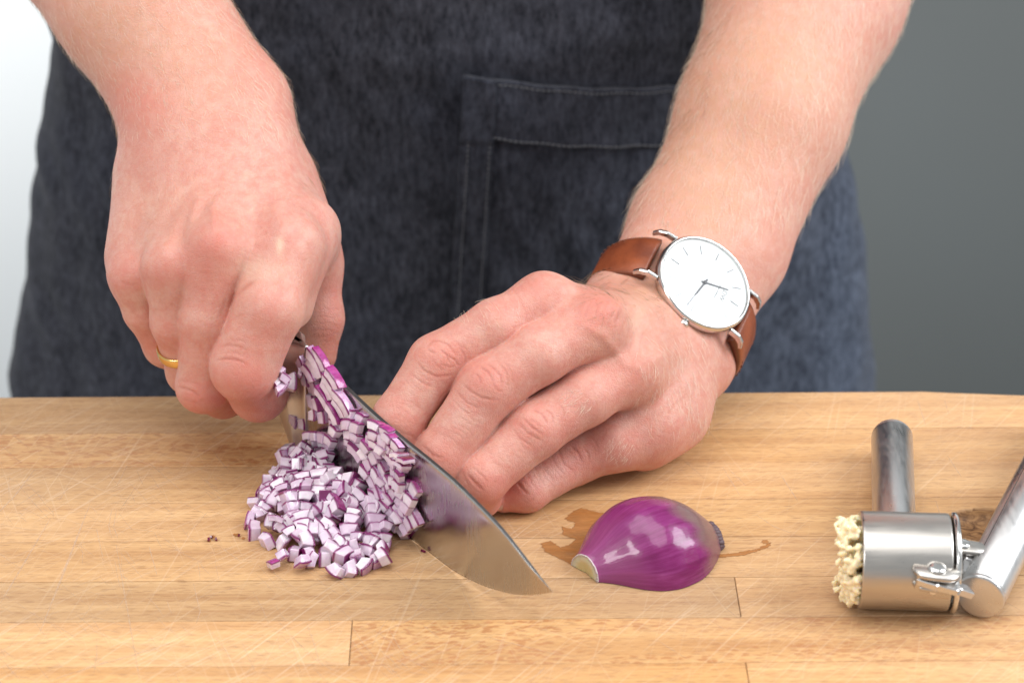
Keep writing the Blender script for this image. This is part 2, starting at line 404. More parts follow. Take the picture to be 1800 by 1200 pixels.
# knife scratches: thin pale cuts in the surface (one mass nobody could count)
def scratch_mat():
    n = NT('pale_cut_wood'); co = n.coord('Object')
    a = n.noise(n.mapping(co, (400, 400, 1)), 1.0, 2, .6)
    n.set(Base_Color=(.66, .48, .33), Roughness=.6, Alpha=n.maprange(a, .3, .7, .15, .55)); return n.mat
def strips(lines, z=.07):
    Vs, Fs = [], []
    for pts, wd in lines:
        pts = [to_board(p)[:2] for p in pts]
        # resample with slight bow
        segs = []
        for i in range(len(pts)-1):
            for t in np.linspace(0, 1, 5)[:-1]: segs.append(pts[i]*(1-t)+pts[i+1]*t)
        segs.append(pts[-1]); n_ = len(segs); b = len(Vs)
        for i, p in enumerate(segs):
            d = segs[min(i+1, n_-1)]-segs[max(i-1, 0)]; d = d/np.linalg.norm(d); nn = np.array([-d[1], d[0]])
            ww = wd*.5*(math.sin(math.pi*(i+.25)/(n_-.5)))**.5*rng.uniform(.8, 1.1)
            Vs += [(*(p+nn*ww), z), (*(p-nn*ww), z)]
        for i in range(n_-1): Fs.append([b+2*i, b+2*i+1, b+2*i+3, b+2*i+2])
    return Vs, Fs
SC = []
def scr(wd, *pp): SC.append(([G(*p) for p in pp], wd))
scr(.75, (61, 825), (26, 871), (-10, 908)); scr(.7, (89, 910), (45, 985), (0, 1061)); scr(.85, (158, 886), (118, 990), (71, 1109))
scr(.5, (223, 819), (206, 853)); scr(.45, (119, 857), (103, 880)); scr(.7, (312, 1126), (230, 1152), (165, 1170), (87, 1196)); scr(.5, (204, 957), (222, 1060), (245, 1191))
scr(.4, (28, 890), (70, 862)); scr(.45, (170, 930), (182, 985)); scr(.5, (262, 960), (276, 1010)); scr(.4, (340, 1025), (352, 1075), (345, 1095))
scr(.5, (540, 1095), (552, 1130), (562, 1165)); scr(.5, (960, 1170), (930, 1200)); scr(.45, (1370, 830), (1402, 880)); scr(.45, (1645, 880), (1660, 930)); scr(.45, (1612, 700), (1628, 750))
scr(.4, (1660, 702), (1668, 728)); scr(.4, (1665, 800), (1690, 838)); scr(.4, (1270, 820), (1300, 870)); scr(.4, (1330, 905), (1360, 925), (1420, 948))
scr(.35, (860, 1120), (980, 1150)); scr(.4, (205, 893), (200, 925), (207, 945)); scr(.4, (197, 893), (191, 925), (197, 946))
for k in range(260):
    px, py = rng.uniform(-20, 1820), rng.uniform(715, 1200)
    if rng.random() < .7: px = rng.uniform(-20, 760); py = rng.uniform(830, 1200)
    c = G(px, py)[:2]
    a = rng.choice([-.95, -1.05, -.8, .62, 1.3, -1.35, -.35], p=[.3, .2, .18, .1, .06, .1, .06])+rng.normal(0, .09)
    L = rng.uniform(5, 22)*(1.6 if rng.random() < .15 else 1); d = np.array([math.cos(a), math.sin(a)])*L/2
    m = c+np.array([-d[1], d[0]])*rng.normal(0, .04)
    SC.append(([np.append(c-d, 0), np.append(m, 0), np.append(c+d, 0)], rng.uniform(.14, .30)))
SC = [s for s in SC if all(to_board(p)[1] < SEAM[0]-3.5 and not hollow(*to_board(p)[:2]) > 0 for p in s[0])]
vs, fs = strips(SC); sco = mesh_obj('knife_mark', vs, fs, scratch_mat(), None, False); sco.parent = board; sco['kind'] = 'stuff'

# wet patches: juice soaked into the wood
def blob(ptspx, z, name='wet_patch', tone=(.6, .6, 0), mat=None):
    pts = [to_board(G(*p))[:2] for p in ptspx]; out = []
    n_ = len(pts)
    for i in range(n_):      # ragged outline
        a, b = pts[i], pts[(i+1) % n_]; k = max(2, int(np.linalg.norm(b-a)/.7))
        for t in np.arange(k)/k:
            q = a*(1-t)+b*t; s = .3 if t > 0 else .1
            out.append((q[0]+rng.normal(0, s*.6), q[1]+rng.normal(0, s*.45), z))
    Q = np.array([p[:2] for p in out]); m_ = len(Q); T_ = np.roll(Q, -1, 0)-np.roll(Q, 1, 0); T_ /= np.linalg.norm(T_, axis=1, keepdims=True)+1e-9; Nn = np.stack([-T_[:, 1], T_[:, 0]], 1)
    area = .5*np.sum(Q[:, 0]*np.roll(Q[:, 1], -1)-np.roll(Q[:, 0], -1)*Q[:, 1]); Nn *= np.sign(area)
    size = math.sqrt(abs(area)); thin = .12 if z == .16 and len(ptspx) < 9 else .35; inn = Q+Nn*min(thin, size*.1); outr = Q-Nn*min(.35, size*.1)
    Pv = [(*p, z-.01) for p in outr]+[(*p, z) for p in inn]; Fv = [[i, (i+1) % m_, m_+(i+1) % m_, m_+i] for i in range(m_)]+[[m_+i for i in range(m_)]]
    o = mesh_obj(name, Pv, Fv, mat or M_WET, None, False); o.parent = board; o.color = (*tone, 1)
    at = o.data.attributes.new('soak', 'FLOAT', 'POINT'); at.data.foreach_set('value', np.array([0]*m_+[1]*m_, dtype=np.float32)); return o
blob([(1008, 898), (1022, 893), (1050, 900), (1080, 905), (1080, 1000), (1020, 1000), (990, 985), (958, 970), (950, 955), (968, 950), (985, 962), (1000, 958), (1012, 948), (990, 940), (988, 925), (1005, 930), (1012, 920), (992, 912)], .16, tone=(.56, .6, 0))
blob([(1245, 976), (1290, 972), (1330, 965), (1355, 953), (1350, 962), (1310, 975), (1268, 980)], .16, tone=(.42, .55, 0))
for c_, r_ in (((375, 944), 4), ((368, 950), 3), ((415, 940), 4), ((428, 946), 2.5), ((466, 958), 4), ((474, 962), 3), ((508, 984), 3.5), ((1345, 952), 5), ((590, 905), 14)):
    blob([(c_[0]+r_*math.cos(a)*1.4, c_[1]+r_*math.sin(a)*.8) for a in np.linspace(0, 6.28, 7)[:-1]], .12, tone=(.5, .5, 0))

# ------------------------------------------------------------------ the person: one skin surface from a distance field
import openvdb
def nrm(v): v = np.asarray(v, float); return v/np.linalg.norm(v)
def smin(a, b, k):
    h = np.maximum(k-np.abs(a-b), 0)/k
    return np.minimum(a, b)-h*h*k*.25
CH = [None]
def culled(a, b, rmax):
    if CH[0] is None: return False
    c, R_ = CH[0]; ab = b-a; t = min(1, max(0, float((c-a)@ab)/float(ab@ab)))
    return float(np.linalg.norm(c-a-t*ab))-R_-rmax > 22
def cone(P, a, b, ra, rb):
    if culled(a, b, max(ra, rb)): return np.full(len(P), 30.0)
    ab = b-a; L2 = float(ab@ab); t = np.clip(((P-a)@ab)/L2, 0, 1)
    return np.linalg.norm(P-a-t[:, None]*ab, axis=1)-(ra+(rb-ra)*t)
def econe(P, a, b, wa, wb, ta, tb, wdir):
    """tapered limb with an elliptical section: half widths wa>wb along wdir, half thicknesses ta>tb"""
    if culled(a, b, max(wa, wb, ta, tb)): return np.full(len(P), 30.0)
    ab = b-a; L = np.linalg.norm(ab); ax = ab/L; w_ = wdir-ax*(wdir@ax); w_ /= np.linalg.norm(w_); t_ = np.cross(ax, w_)
    q = P-a; s = q@ax; t = np.clip(s/L, 0, 1); z = s-t*L
    W = wa+(wb-wa)*t; T = ta+(tb-ta)*t; Z = np.minimum(W, T)
    x, y = q@w_, q@t_
    k0 = np.sqrt((x/W)**2+(y/T)**2+(z/Z)**2)+1e-6; k1 = np.sqrt((x/W**2)**2+(y/T**2)**2+(z/Z**2)**2)+1e-6
    return k0*(k0-1)/k1
def J(px, py, dep, rpx): return (V(px, py, dep), rpx*dep/FOC)
def chain(P, js, k=2.5):
    d = None
    for i in range(len(js)-1):
        e = cone(P, js[i][0], js[i+1][0], js[i][1], js[i+1][1])
        d = e if d is None else smin(d, e, k)
    return d

# -- arm A: the fist on the knife (px, py, depth, radius px)
A = dict(
 wrist=J(378, 232, 953, 1),
 index=[J(506, 432, 909, 52), J(474, 540, 901, 60), J(430, 645, 907, 59), J(454, 689, 926, 50), J(478, 684, 954, 40)],
 middle=[J(385, 438, 903, 50), J(368, 560, 911, 50), J(357, 678, 924, 46), J(392, 690, 945, 43), J(425, 665, 965, 36)],
 ring=[J(300, 470, 907, 44), J(308, 565, 918, 42), J(334, 652, 934, 40), J(368, 668, 955, 38), J(410, 640, 970, 34)],
 pinky=[J(237, 486, 922, 39), J(256, 545, 930, 38), J(290, 607, 941, 36), J(335, 640, 958, 33), J(385, 625, 972, 30)],
 thumb=[J(490, 330, 950, 60), J(548, 470, 948, 52), J(560, 560, 950, 42), J(556, 622, 952, 36)],
)
def sdf_A(P):
    W0 = A['wrist'][0]; img = lambda x, y: nrm(x*RT-y*UP)
    wdir = img(1, -.12)
    d = econe(P, V(366, 205, 955), V(240, 0, 968), 29.8, 30.5, 23, 26, img(.83, -.56))
    d = smin(d, econe(P, V(240, 0, 968), V(-60, -420, 1005), 31, 42, 26, 38, img(.83, -.56)), 10)
    d = smin(d, econe(P, V(374, 262, 945), V(366, 205, 955), 28.5, 29.5, 20, 22, img(1, -.25)), 12)
    # metacarpals / dorsum
    palm = None
    for nm, wx in (('index', 430), ('middle', 392), ('ring', 350), ('pinky', 308)):
        m = A[nm][0]; wr = V(wx, 262+abs(wx-400)*.1, 945)
        e = cone(P, wr+FW*4, m[0]+FW*2.5, 15, m[1]*1.02)
        palm = e if palm is None else smin(palm, e, 14)
    d = smin(d, palm, 14)
    d = smin(d, cone(P, V(255, 320, 952), V(240, 450, 934), 10.5, 10), 12)      # ulnar edge of the hand
    d = smin(d, cone(P, V(455, 300, 950), V(540, 425, 935), 13, 10.5), 12)       # web to the thumb
    d = smin(d, cone(P, V(485, 330, 955), V(525, 430, 945), 15, 13), 10)
    d = smin(d, cone(P, V(548, 400, 927), V(512, 540, 915), 8.5, 7.5), 10)
    d = smin(d, cone(P, V(228, 225, 966), V(262, 255, 960), 3.0, 4.0), 8)
    fs = []
    for nm, kk in (('index', 9), ('middle', 7), ('ring', 6.5), ('pinky', 7)):
        f = chain(P, A[nm], 3.0); fs.append(smin(d, f, kk))
    th = chain(P, A['thumb'], 4)
    fs.append(smin(d, th, 7))
    r = fs[0]
    for f in fs[1:]: r = smin(r, f, .9)
    return r

# -- arm B: the guiding hand, the watch wrist
WN = nrm(.4435*RT+.425*UP-.788*FW)                    # watch face normal
WA = nrm(20*RT+37*UP+31*FW); WA = nrm(WA-WN*(WA@WN))  # forearm axis at the wrist
WW = np.cross(WN, WA)                                 # across the wrist
WC = V(1240, 496, 944)                                # dial centre
WRC = WC-WN*27.0                                      # wrist centre
B = dict(
 index=[J(956, 532, 908, 47), J(872, 574, 901, 48), J(768, 638, 901, 50), J(702, 736, 900, 46), J(706, 806, 903, 38)],
 middle=[J(1045, 573, 903, 50), J(948, 622, 896, 52), J(857, 683, 895, 53), J(774, 804, 895, 47), J(782, 858, 903, 36)],
 ring=[J(1112, 650, 913, 50), J(1028, 697, 904, 51), J(938, 755, 899, 51), J(845, 842, 895, 45), J(848, 876, 905, 34)],
 pinky=[J(1145, 742, 925, 52), J(1083, 776, 922, 51), J(1012, 808, 922, 41.5), J(926, 862, 911, 36.5), J(886, 874, 911, 27)],
 thumb=[J(1080, 560, 948, 52), J(985, 620, 945, 46), J(890, 690, 940, 42), J(830, 740, 925, 36)],
)
FB = [WRC, WRC+WA*42, V(1340, 205, 1010), V(1416, 0, 1038), V(1640, -480, 1090)]
def sdf_B(P):
    wd = WW
    d = econe(P, FB[0]-WA*5, FB[1], 29.4, 31.0, 20.6, 23.5, wd)
    im = nrm(.92*RT-.40*UP*0-.30*UP)
    d = smin(d, econe(P, FB[1]+RT*1.5, FB[2], 30.5, 32.5, 23.5, 29, im), 10)
    d = smin(d, econe(P, FB[2], FB[3], 32.5, 38.5, 29, 33, im), 10)
    d = smin(d, econe(P, FB[3], FB[4], 38.5, 44, 33, 40, im), 10)
    palm = None
    for nm, off in (('index', -20), ('middle', -7), ('ring', 6), ('pinky', 18)):
        m = B[nm][0]; wr = WRC-WA*13+WW*off+WN*(-1)
        e = cone(P, wr, m[0]+FW*2, 14.5-abs(off)*.12, m[1]*1.0)
        palm = e if palm is None else smin(palm, e, 15)
    d = smin(d, palm, 9)
    d = smin(d, cone(P, WRC-WA*10+WW*19, V(1176, 715, 941), 10, 13.5), 12)      # heel of the hand
    d = smin(d, cone(P, V(1174, 730, 941), V(1130, 774, 931), 13.0, 10.5), 10)
    d = smin(d, cone(P, V(1175, 650, 950), V(1120, 700, 935), 16, 14), 12)
    fs = []
    for nm, kk in (('index', 8), ('middle', 7), ('ring', 7), ('pinky', 7)):
        f = chain(P, B[nm], 3.0); fs.append(smin(d, f, kk))
    fs.append(smin(d, chain(P, B['thumb'], 4), 7))
    r = fs[0]
    for f in fs[1:]: r = smin(r, f, .8)
    return r

def sparse_mesh(sdf, lo, hi, vox, thresh=None):
    lo = np.asarray(lo, float); n = np.ceil((np.asarray(hi)-lo)/vox/8).astype(int); cell = 8*vox
    ii = np.stack(np.meshgrid(*[np.arange(k) for k in n], indexing='ij'), -1).reshape(-1, 3)
    c = lo+(ii+.5)*cell-.5*vox
    d = np.concatenate([sdf(c[k:k+200000]) for k in range(0, len(c), 200000)])
    full = np.repeat(np.repeat(np.repeat(np.where(d > 0, 4.0, -4.0).reshape(n).astype(np.float32), 8, 0), 8, 1), 8, 2)
    act = np.abs(d) < cell*1.15+.8
    ia = ii[act]; off = np.stack(np.meshgrid(*[np.arange(8)]*3, indexing='ij'), -1).reshape(-1, 3)*vox
    view = full.reshape(n[0], 8, n[1], 8, n[2], 8)
    q = ia//4; ia = ia[np.lexsort((q[:, 2], q[:, 1], q[:, 0]))]
    for k in range(0, len(ia), 48):
        b = ia[k:k+48]; pts = ((lo+b*cell)[:, None, :]+off[None]).reshape(-1, 3)
        mn, mx_ = pts.min(0), pts.max(0); CH[0] = ((mn+mx_)/2, np.linalg.norm(mx_-mn)/2)
        v = sdf(pts).reshape(len(b), 8, 8, 8)
        view[b[:, 0], :, b[:, 1], :, b[:, 2], :] = np.clip(v, -4, 4).astype(np.float32)
    CH[0] = None
    g = openvdb.FloatGrid(4.0); g.copyFromArray(full)
    P, Q = g.convertToQuads(isovalue=0.0)
    return P.astype(np.float64)*vox+lo, Q.copy()

def vnormals(P, Q):
    a = P[Q[:, 2]]-P[Q[:, 0]]; b = P[Q[:, 3]]-P[Q[:, 1]]; fn = np.cross(a, b); N = np.zeros_like(P)
    for k in range(4):
        for c in range(3): N[:, c] += np.bincount(Q[:, k], fn[:, c], len(P))
    return N/(np.linalg.norm(N, axis=1, keepdims=True)+1e-12)

def detail(P, Q, spec):
    """fine anatomy: creases, tendons, veins, and pigment masks"""
    N = vnormals(P, Q); px, py, dep = proj(P)
    view = P-CAM; view /= np.linalg.norm(view, axis=1, keepdims=True)
    face = np.clip(-(N*view).sum(1)*1.6, 0, 1)
    depthok = np.ones(len(P))
    disp = np.zeros(len(P)); cre = np.zeros(len(P))
    def segdist(pts):
        pts = np.array(pts, float); D = np.full(len(P), 1e9); T = np.zeros(len(P)); L = 0
        sel = (px > pts[:, 0].min()-40) & (px < pts[:, 0].max()+40) & (py > pts[:, 1].min()-40) & (py < pts[:, 1].max()+40) & (face > 0)
        q = np.stack([px[sel], py[sel]], 1); Ds = np.full(len(q), 1e9); Ts = np.zeros(len(q)); tot = sum(np.linalg.norm(pts[i+1]-pts[i]) for i in range(len(pts)-1))
        for i in range(len(pts)-1):
            a, b = pts[i], pts[i+1]; ab = b-a; l = np.linalg.norm(ab); t = np.clip(((q-a)@ab)/l**2, 0, 1)
            dd = np.linalg.norm(q-a-t[:, None]*ab, axis=1); m = dd < Ds; Ds[m] = dd[m]; Ts[m] = (L+t[m]*l)/tot; L += l
        D[sel] = Ds; T[sel] = Ts; return D, T
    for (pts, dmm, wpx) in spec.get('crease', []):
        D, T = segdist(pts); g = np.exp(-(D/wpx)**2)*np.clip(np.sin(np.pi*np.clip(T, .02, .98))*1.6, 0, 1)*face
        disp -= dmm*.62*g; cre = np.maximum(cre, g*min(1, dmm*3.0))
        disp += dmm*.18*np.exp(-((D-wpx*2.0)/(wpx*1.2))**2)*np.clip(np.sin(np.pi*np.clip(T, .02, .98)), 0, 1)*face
    for (pts, dmm, wpx) in spec.get('ridge', []):
        D, T = segdist(pts); disp += dmm*1.5*np.exp(-(D/wpx)**2)*np.sin(np.pi*np.clip(T, .0, 1))**1.0*face
    for (x, y, rad, amp) in spec.get('bump', []): disp += amp*np.exp(-((px-x)**2+(py-y)**2)/rad**2)*face
    red = np.zeros(len(P)); tan = np.zeros(len(P)); pale = np.zeros(len(P))
    for key, arr in (('red', red), ('tan', tan), ('pale', pale)):
        for (x, y, r, s) in spec.get(key, []):
            rx, ry = r if hasattr(r, '__len__') else (r, r)
            arr += s*(1.25 if key == 'red' else 1)*np.exp(-((px-x)/rx)**2-((py-y)/ry)**2)
    P = P+N*disp[:, None]
    return P, dict(red=np.clip(red, 0, 1), tan=np.clip(tan, 0, 1), crease=np.clip(cre, 0, 1), pale=np.clip(pale, 0, 1))

def arcs(cx, cy, ang, n, step, half, bow, d0=.18, w0=2.0, seed=0, falloff=.75, start=0):
    """n roughly parallel creases across a finger; ang = finger direction in degrees (image), bow bends them"""
    r = np.random.default_rng(seed); out = []; a = math.radians(ang); ux, uy = math.cos(a), math.sin(a); vx, vy = -uy, ux
    for i in range(n):
        s = start+i*step+r.normal(0, step*.13); h = half*r.uniform(.6, 1.0); o = r.normal(0, half*.14); pts = []
        for t in np.linspace(-1, 1, 7):
            q = s+bow*t*t*(1 if s >= 0 else -1)+r.normal(0, .8)
            pts.append((cx+ux*q+vx*(t*h+o), cy+uy*q+vy*(t*h+o)))
        out.append((pts, d0*falloff**abs(i)*r.uniform(.7, 1.15), w0))
    return out
specB = dict(crease=[
  ([(745, 612), (753, 607), (761, 600), (773, 600), (789, 607), (800, 623)], .24, 2.2), ([(750, 613), (758, 618), (766, 622)], .28, 2.2), ([(773, 614), (785, 624), (789, 638)], .30, 2.2),
  ([(785, 624), (800, 633), (808, 645)], .24, 2), ([(731, 634), (747, 652), (768, 662), (800, 657)], .26, 2.4), ([(722, 656), (741, 672), (762, 681)], .22, 2.2), ([(718, 666), (732, 680), (752, 692)], .16, 2),
  ([(805, 606), (817, 624), (819, 643)], .18, 2.2), ([(797, 598), (821, 615), (827, 640)], .13, 2), ([(776, 640), (790, 645), (803, 642)], .16, 2), ([(760, 630), (768, 642), (780, 650)], .14, 2),
  ([(853, 639), (867, 646), (880, 662), (882, 682)], .26, 2.2), ([(843, 645), (858, 654), (869, 674)], .28, 2.2), ([(835, 655), (843, 664), (846, 676)], .22, 2), ([(811, 671), (827, 687), (848, 699), (874, 703)], .26, 2.4),
  ([(800, 685), (821, 708), (845, 719)], .20, 2.2), ([(792, 697), (812, 720), (834, 731)], .14, 2), ([(872, 634), (890, 652), (894, 680)], .16, 2.2), ([(886, 634), (900, 655), (901, 676)], .12, 2), ([(862, 668), (872, 684), (886, 690)], .16, 2),
  ([(936, 720), (952, 728), (964, 747)], .26, 2.2), ([(954, 717), (970, 728), (973, 747)], .22, 2), ([(918, 733), (936, 751), (957, 766)], .24, 2.2), ([(908, 740), (928, 761), (956, 777)], .22, 2.2), ([(978, 705), (990, 719), (993, 735)], .16, 2.2),
  ([(898, 748), (915, 772), (940, 786)], .14, 2), ([(930, 737), (944, 744), (950, 756)], .16, 2),
  ([(821, 832), (836, 849), (851, 863)], .34, 2.6), ([(830, 820), (848, 836), (860, 850)], .18, 2.2), ([(812, 826), (818, 842), (826, 856)], .14, 2.2),
  ([(1002, 782), (1015, 795), (1024, 815)], .26, 2.3), ([(1027, 788), (1035, 799), (1034, 810)], .22, 2.2), ([(980, 787), (991, 815), (1011, 830)], .24, 2.3), ([(966, 794), (980, 822), (994, 836)], .16, 2),
  ([(907, 844), (919, 859), (931, 871)], .36, 2.8), ([(950, 806), (962, 832), (976, 848)], .13, 2), ([(938, 816), (948, 840), (960, 855)], .13, 2), ([(924, 828), (935, 850), (946, 862)], .14, 2), ([(1044, 772), (1052, 786), (1052, 800)], .12, 2),
  ([(700, 760), (722, 764), (742, 780)], .16, 2.2), ([(742, 782), (762, 800), (782, 806)], .2, 2.4),
  ] + arcs(1062, 545, 200, 8, 13, 44, 10, .12, 2.4, 3, .9, -52)+arcs(1085, 590, 200, 7, 12, 42, 8, .10, 2.2, 4, .9, -40)+arcs(732, 700, 122, 8, 10, 34, 6, .085, 1.8, 5, .95, -20)
    +arcs(822, 742, 122, 8, 10, 32, 6, .085, 1.8, 6, .95, -30)+arcs(905, 800, 135, 7, 10, 30, 5, .085, 1.8, 7, .95, -30)+arcs(955, 842, 150, 7, 11, 26, 4, .09, 1.8, 8, .95, -25)
    +arcs(925, 505, 150, 7, 13, 34, 6, .08, 2.2, 9, .95, -30)+arcs(1150, 690, 215, 7, 14, 44, 8, .09, 2.4, 10, .9, -40)
    +arcs(1165, 560, 250, 7, 12, 50, 7, .09, 2.4, 11, .9, -36),
 ridge=[([(1045, 545), (1090, 540), (1150, 545)], .9, 13), ([(1110, 640), (1160, 625), (1215, 620)], .5, 14), ([(955, 505), (1010, 508), (1060, 500)], .6, 11), ([(1145, 735), (1190, 690), (1235, 650)], .35, 14),
        ([(1000, 560), (1060, 590), (1100, 640), (1150, 660)], .35, 9), ([(1130, 560), (1170, 610), (1180, 680)], .4, 8), ([(1300, 300), (1330, 200), (1400, 60)], .5, 16)],
 bump=[(785, 625, 26, .6), (866, 672, 26, .6), (948, 746, 25, .6), (1022, 800, 22, .4), (1055, 545, 36, .9), (945, 508, 30, .7), (1120, 648, 32, .5)],
 red=[(1050, 545, 48, .9), (940, 508, 50, .55), (775, 632, 42, .55), (858, 675, 42, .6), (944, 748, 42, .5), (1018, 805, 40, .45), (900, 872, 48, .8), (850, 862, 40, .55), (700, 745, 45, .35), (770, 800, 55, .45), (1105, 655, 45, .45),
      (1085, 800, 60, .35), (1180, 760, 70, .25), (820, 640, 25, .3), (1000, 660, 30, .25), (1200, 590, 60, .2), (905, 590, 26, .25)],
 tan=[(1360, 120, (170, 200), .95), (1230, 330, (110, 200), .9), (1110, 510, (85, 60), .75), (1170, 640, (100, 80), .25)],
 pale=[(1120, 560, (14, 26), .35), (1060, 600, 30, .15)])
specA = dict(crease=[
  ([(378, 634), (395, 630), (415, 632), (438, 640)], .30, 2.6), ([(386, 610), (400, 606), (415, 608), (434, 613)], .20, 2.4), ([(392, 620), (412, 619), (428, 624)], .12, 2.2), ([(400, 597), (420, 597), (440, 604)], .10, 2.2),
  ([(312, 680), (326, 682), (340, 687), (354, 696)], .28, 2.6), ([(316, 668), (336, 670), (352, 676)], .12, 2.2), ([(322, 700), (338, 704), (352, 710)], .16, 2.4), ([(408, 560), (430, 552), (455, 556)], .08, 2.2),
  ([(452, 490), (430, 505), (412, 522), (400, 545)], .3, 4), ([(385, 560), (392, 540), (398, 520)], .12, 3),
  ([(210, 492), (228, 500), (244, 498)], .12, 2.5)] + arcs(430, 470, 110, 7, 13, 36, 6, .06, 2.4, 21, .95, -40)+arcs(575, 555, 95, 6, 11, 28, 5, .10, 2.2, 22, .95, -10)+arcs(365, 500, 100, 6, 12, 34, 6, .05, 2.4, 23, .95, -30),
 ridge=[([(385, 420), (375, 370), (395, 340), (400, 300)], .9, 11), ([(330, 430), (338, 385), (352, 350), (388, 330)], .55, 8), ([(440, 375), (480, 368), (520, 352), (560, 350)], .7, 9), ([(505, 430), (500, 400), (480, 340)], .6, 16),
        ([(290, 458), (310, 400), (350, 330)], .55, 12), ([(228, 470), (262, 400), (320, 330)], .45, 13)],
 bump=[(374, 415, 30, 1.1), (294, 450, 26, 1.0), (236, 470, 26, 1.0), (500, 430, 26, .7), (256, 190, 40, .8), (430, 655, 30, .5), (345, 700, 24, .4)],
 red=[(375, 432, 46, .75), (365, 500, 40, .45), (292, 470, 36, .6), (225, 485, 34, .65), (470, 430, 50, .35), (440, 560, 55, .35), (425, 660, 44, .6), (440, 712, 55, .7), (350, 712, 42, .8), (345, 610, 46, .35), (575, 520, 50, .65), (575, 620, 50, .85), (248, 600, 44, .6), (300, 600, 36, .25),
      (245, 180, (60, 60), .7), (520, 470, 40, .25), (300, 300, (110, 50), .15), (455, 110, (60, 90), .2)],
 tan=[(180, 30, (130, 110), .7), (330, 120, (150, 120), .5), (300, 380, (100, 80), .3), (240, 640, 60, .3)],
 pale=[(492, 432, (7, 16), .9), (540, 560, (30, 80), .3), (470, 470, (60, 24), .35), (430, 500, (30, 50), .2)])

VOX = 0.43
t1 = time.time()
PA, QA = sparse_mesh(sdf_A, (-262, -165, -2), (-50, 75, 190), VOX)
PB, QB = sparse_mesh(sdf_B, (-58, -165, -2), (215, 125, 190), VOX)
def shoulder(P):      # upper arms, chest and hips under the clothes
    d = econe(P, np.array([-30, 195, -260.]), np.array([-30, 195, 90.]), 190, 165, 92, 88, RT)
    d = smin(d, econe(P, np.array([-30, 195, 90.]), np.array([-30, 195, 430.]), 160, 185, 85, 100, RT), 40)
    eA, eB = V(-60, -420, 1005), FB[4]; sA, sB = np.array([-215, 215, 470.]), np.array([155, 215, 470.])
    return smin(d, np.minimum(cone(P, eA, sA, 40, 55), cone(P, eB, sB, 42, 55)), 30)
def whole(P): return np.minimum(np.minimum(shoulder(P), sdf_A(P)), sdf_B(P))
def clip_low(P, Q):   # keep what lies above or outside the fine meshes
    c = P[Q].mean(1)
    inA = (c[:, 0] > -256) & (c[:, 0] < -56) & (c[:, 1] < 71) & (c[:, 2] < 186.5); inB = (c[:, 0] >= -56) & (c[:, 0] < 211) & (c[:, 1] < 121) & (c[:, 2] < 186.5)
    torso = shoulder(c) < 1.5
    return Q[(~(inA | inB)) | torso]
def only_arm(P, Q):
    keep = ~((shoulder(P[Q].mean(1)) < -3)); return Q[keep]
PA, attA = detail(PA, QA, specA); PB, attB = detail(PB, QB, specB)
PT, QT = sparse_mesh(whole, (-330, -150, -270), (330, 330, 560), 4.0)
QT = clip_low(PT, QT)
PT = PT-vnormals(PT, QT)*.6*np.clip(1-np.abs(shoulder(PT))/1.0, 0, 0)[:, None]-vnormals(PT, QT)*.45
nA, nB, nT = len(PA), len(PB), len(PT)
allP = np.concatenate([PA, PB, PT]); allQ = np.concatenate([QA, QB+nA, QT+nA+nB])
# drop the flat caps where a fine mesh was cut by its box
def capmask(P, Q, lo, hi):
    c = P[Q]; m = np.zeros(len(Q), bool)
    for k in range(3):
        m |= (c[:, :, k] < lo[k]+1).all(1) | (c[:, :, k] > hi[k]-1.6).all(1)
    return m
body = bpy.data.meshes.new('body')
body.vertices.add(len(allP)); body.vertices.foreach_set('co', (allP*MM).astype(np.float32).ravel())
body.loops.add(len(allQ)*4); body.loops.foreach_set('vertex_index', allQ.astype(np.int32).ravel())
body.polygons.add(len(allQ)); body.polygons.foreach_set('loop_start', np.arange(0, len(allQ)*4, 4, dtype=np.int32))
body.polygons.foreach_set('use_smooth', np.ones(len(allQ), bool))
body.update(calc_edges=True)
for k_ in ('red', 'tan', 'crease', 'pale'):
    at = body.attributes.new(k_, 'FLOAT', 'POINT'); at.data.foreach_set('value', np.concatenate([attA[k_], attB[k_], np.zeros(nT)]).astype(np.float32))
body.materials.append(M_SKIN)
person = empty('person', (-30, 195, -260), 'person in dark denim apron, one hand on a chef knife, the other beside it', 'person')
bo = bpy.data.objects.new('body', body); COL.objects.link(bo); fix_parent(bo, person)
print('body', len(allP), time.time()-t1)

# short pale arm hairs, rooted in the skin
def hairs(P, Q, att, region, n, grow, seed, lmm=(4, 9)):
    r = np.random.default_rng(seed); N = vnormals(P, Q); px, py, dep = proj(P)
    sel = np.where(region(px, py, N, P))[0]
    if len(sel) == 0: return [], []
    idx = r.choice(sel, n); Vs, Fs = [], []
    for i in idx:
        p = P[i]; nn = N[i]; g = grow(P[i]); g = g-nn*(g@nn); g = nrm(g)+r.normal(0, .28, 3); g = nrm(g-nn*(g@nn)*.9)
        L = r.uniform(*lmm); lift = r.uniform(.12, .42); side = nrm(np.cross(g, nn)); curl = r.normal(0, .25); wd = r.uniform(.04, .065)
        b = len(Vs)
        for k in range(5):
            t = k/4; q = p+g*L*t+nn*(L*lift*math.sin(t*2.0)*.55)+side*curl*L*t*t*.5; ww = wd*(1-t*.75)
            Vs += [q+side*ww, q-side*ww*.5+nn*ww*.8, q-side*ww*.5-nn*ww*.8]
        for k in range(4):
            for m in range(3): Fs.append([b+3*k+m, b+3*k+(m+1) % 3, b+3*k+3+(m+1) % 3, b+3*k+3+m])
    return Vs, Fs
M_HAIR = simple('blond_body_hair', (.80, .66, .52), .35)
M_HAIR2 = simple('darker_body_hair', (.30, .20, .12), .45)
vs, fs = [], []
def addh(r): 
    b = len(vs); vs.extend(r[0]); fs.extend([[i+b for i in f] for f in r[1]])
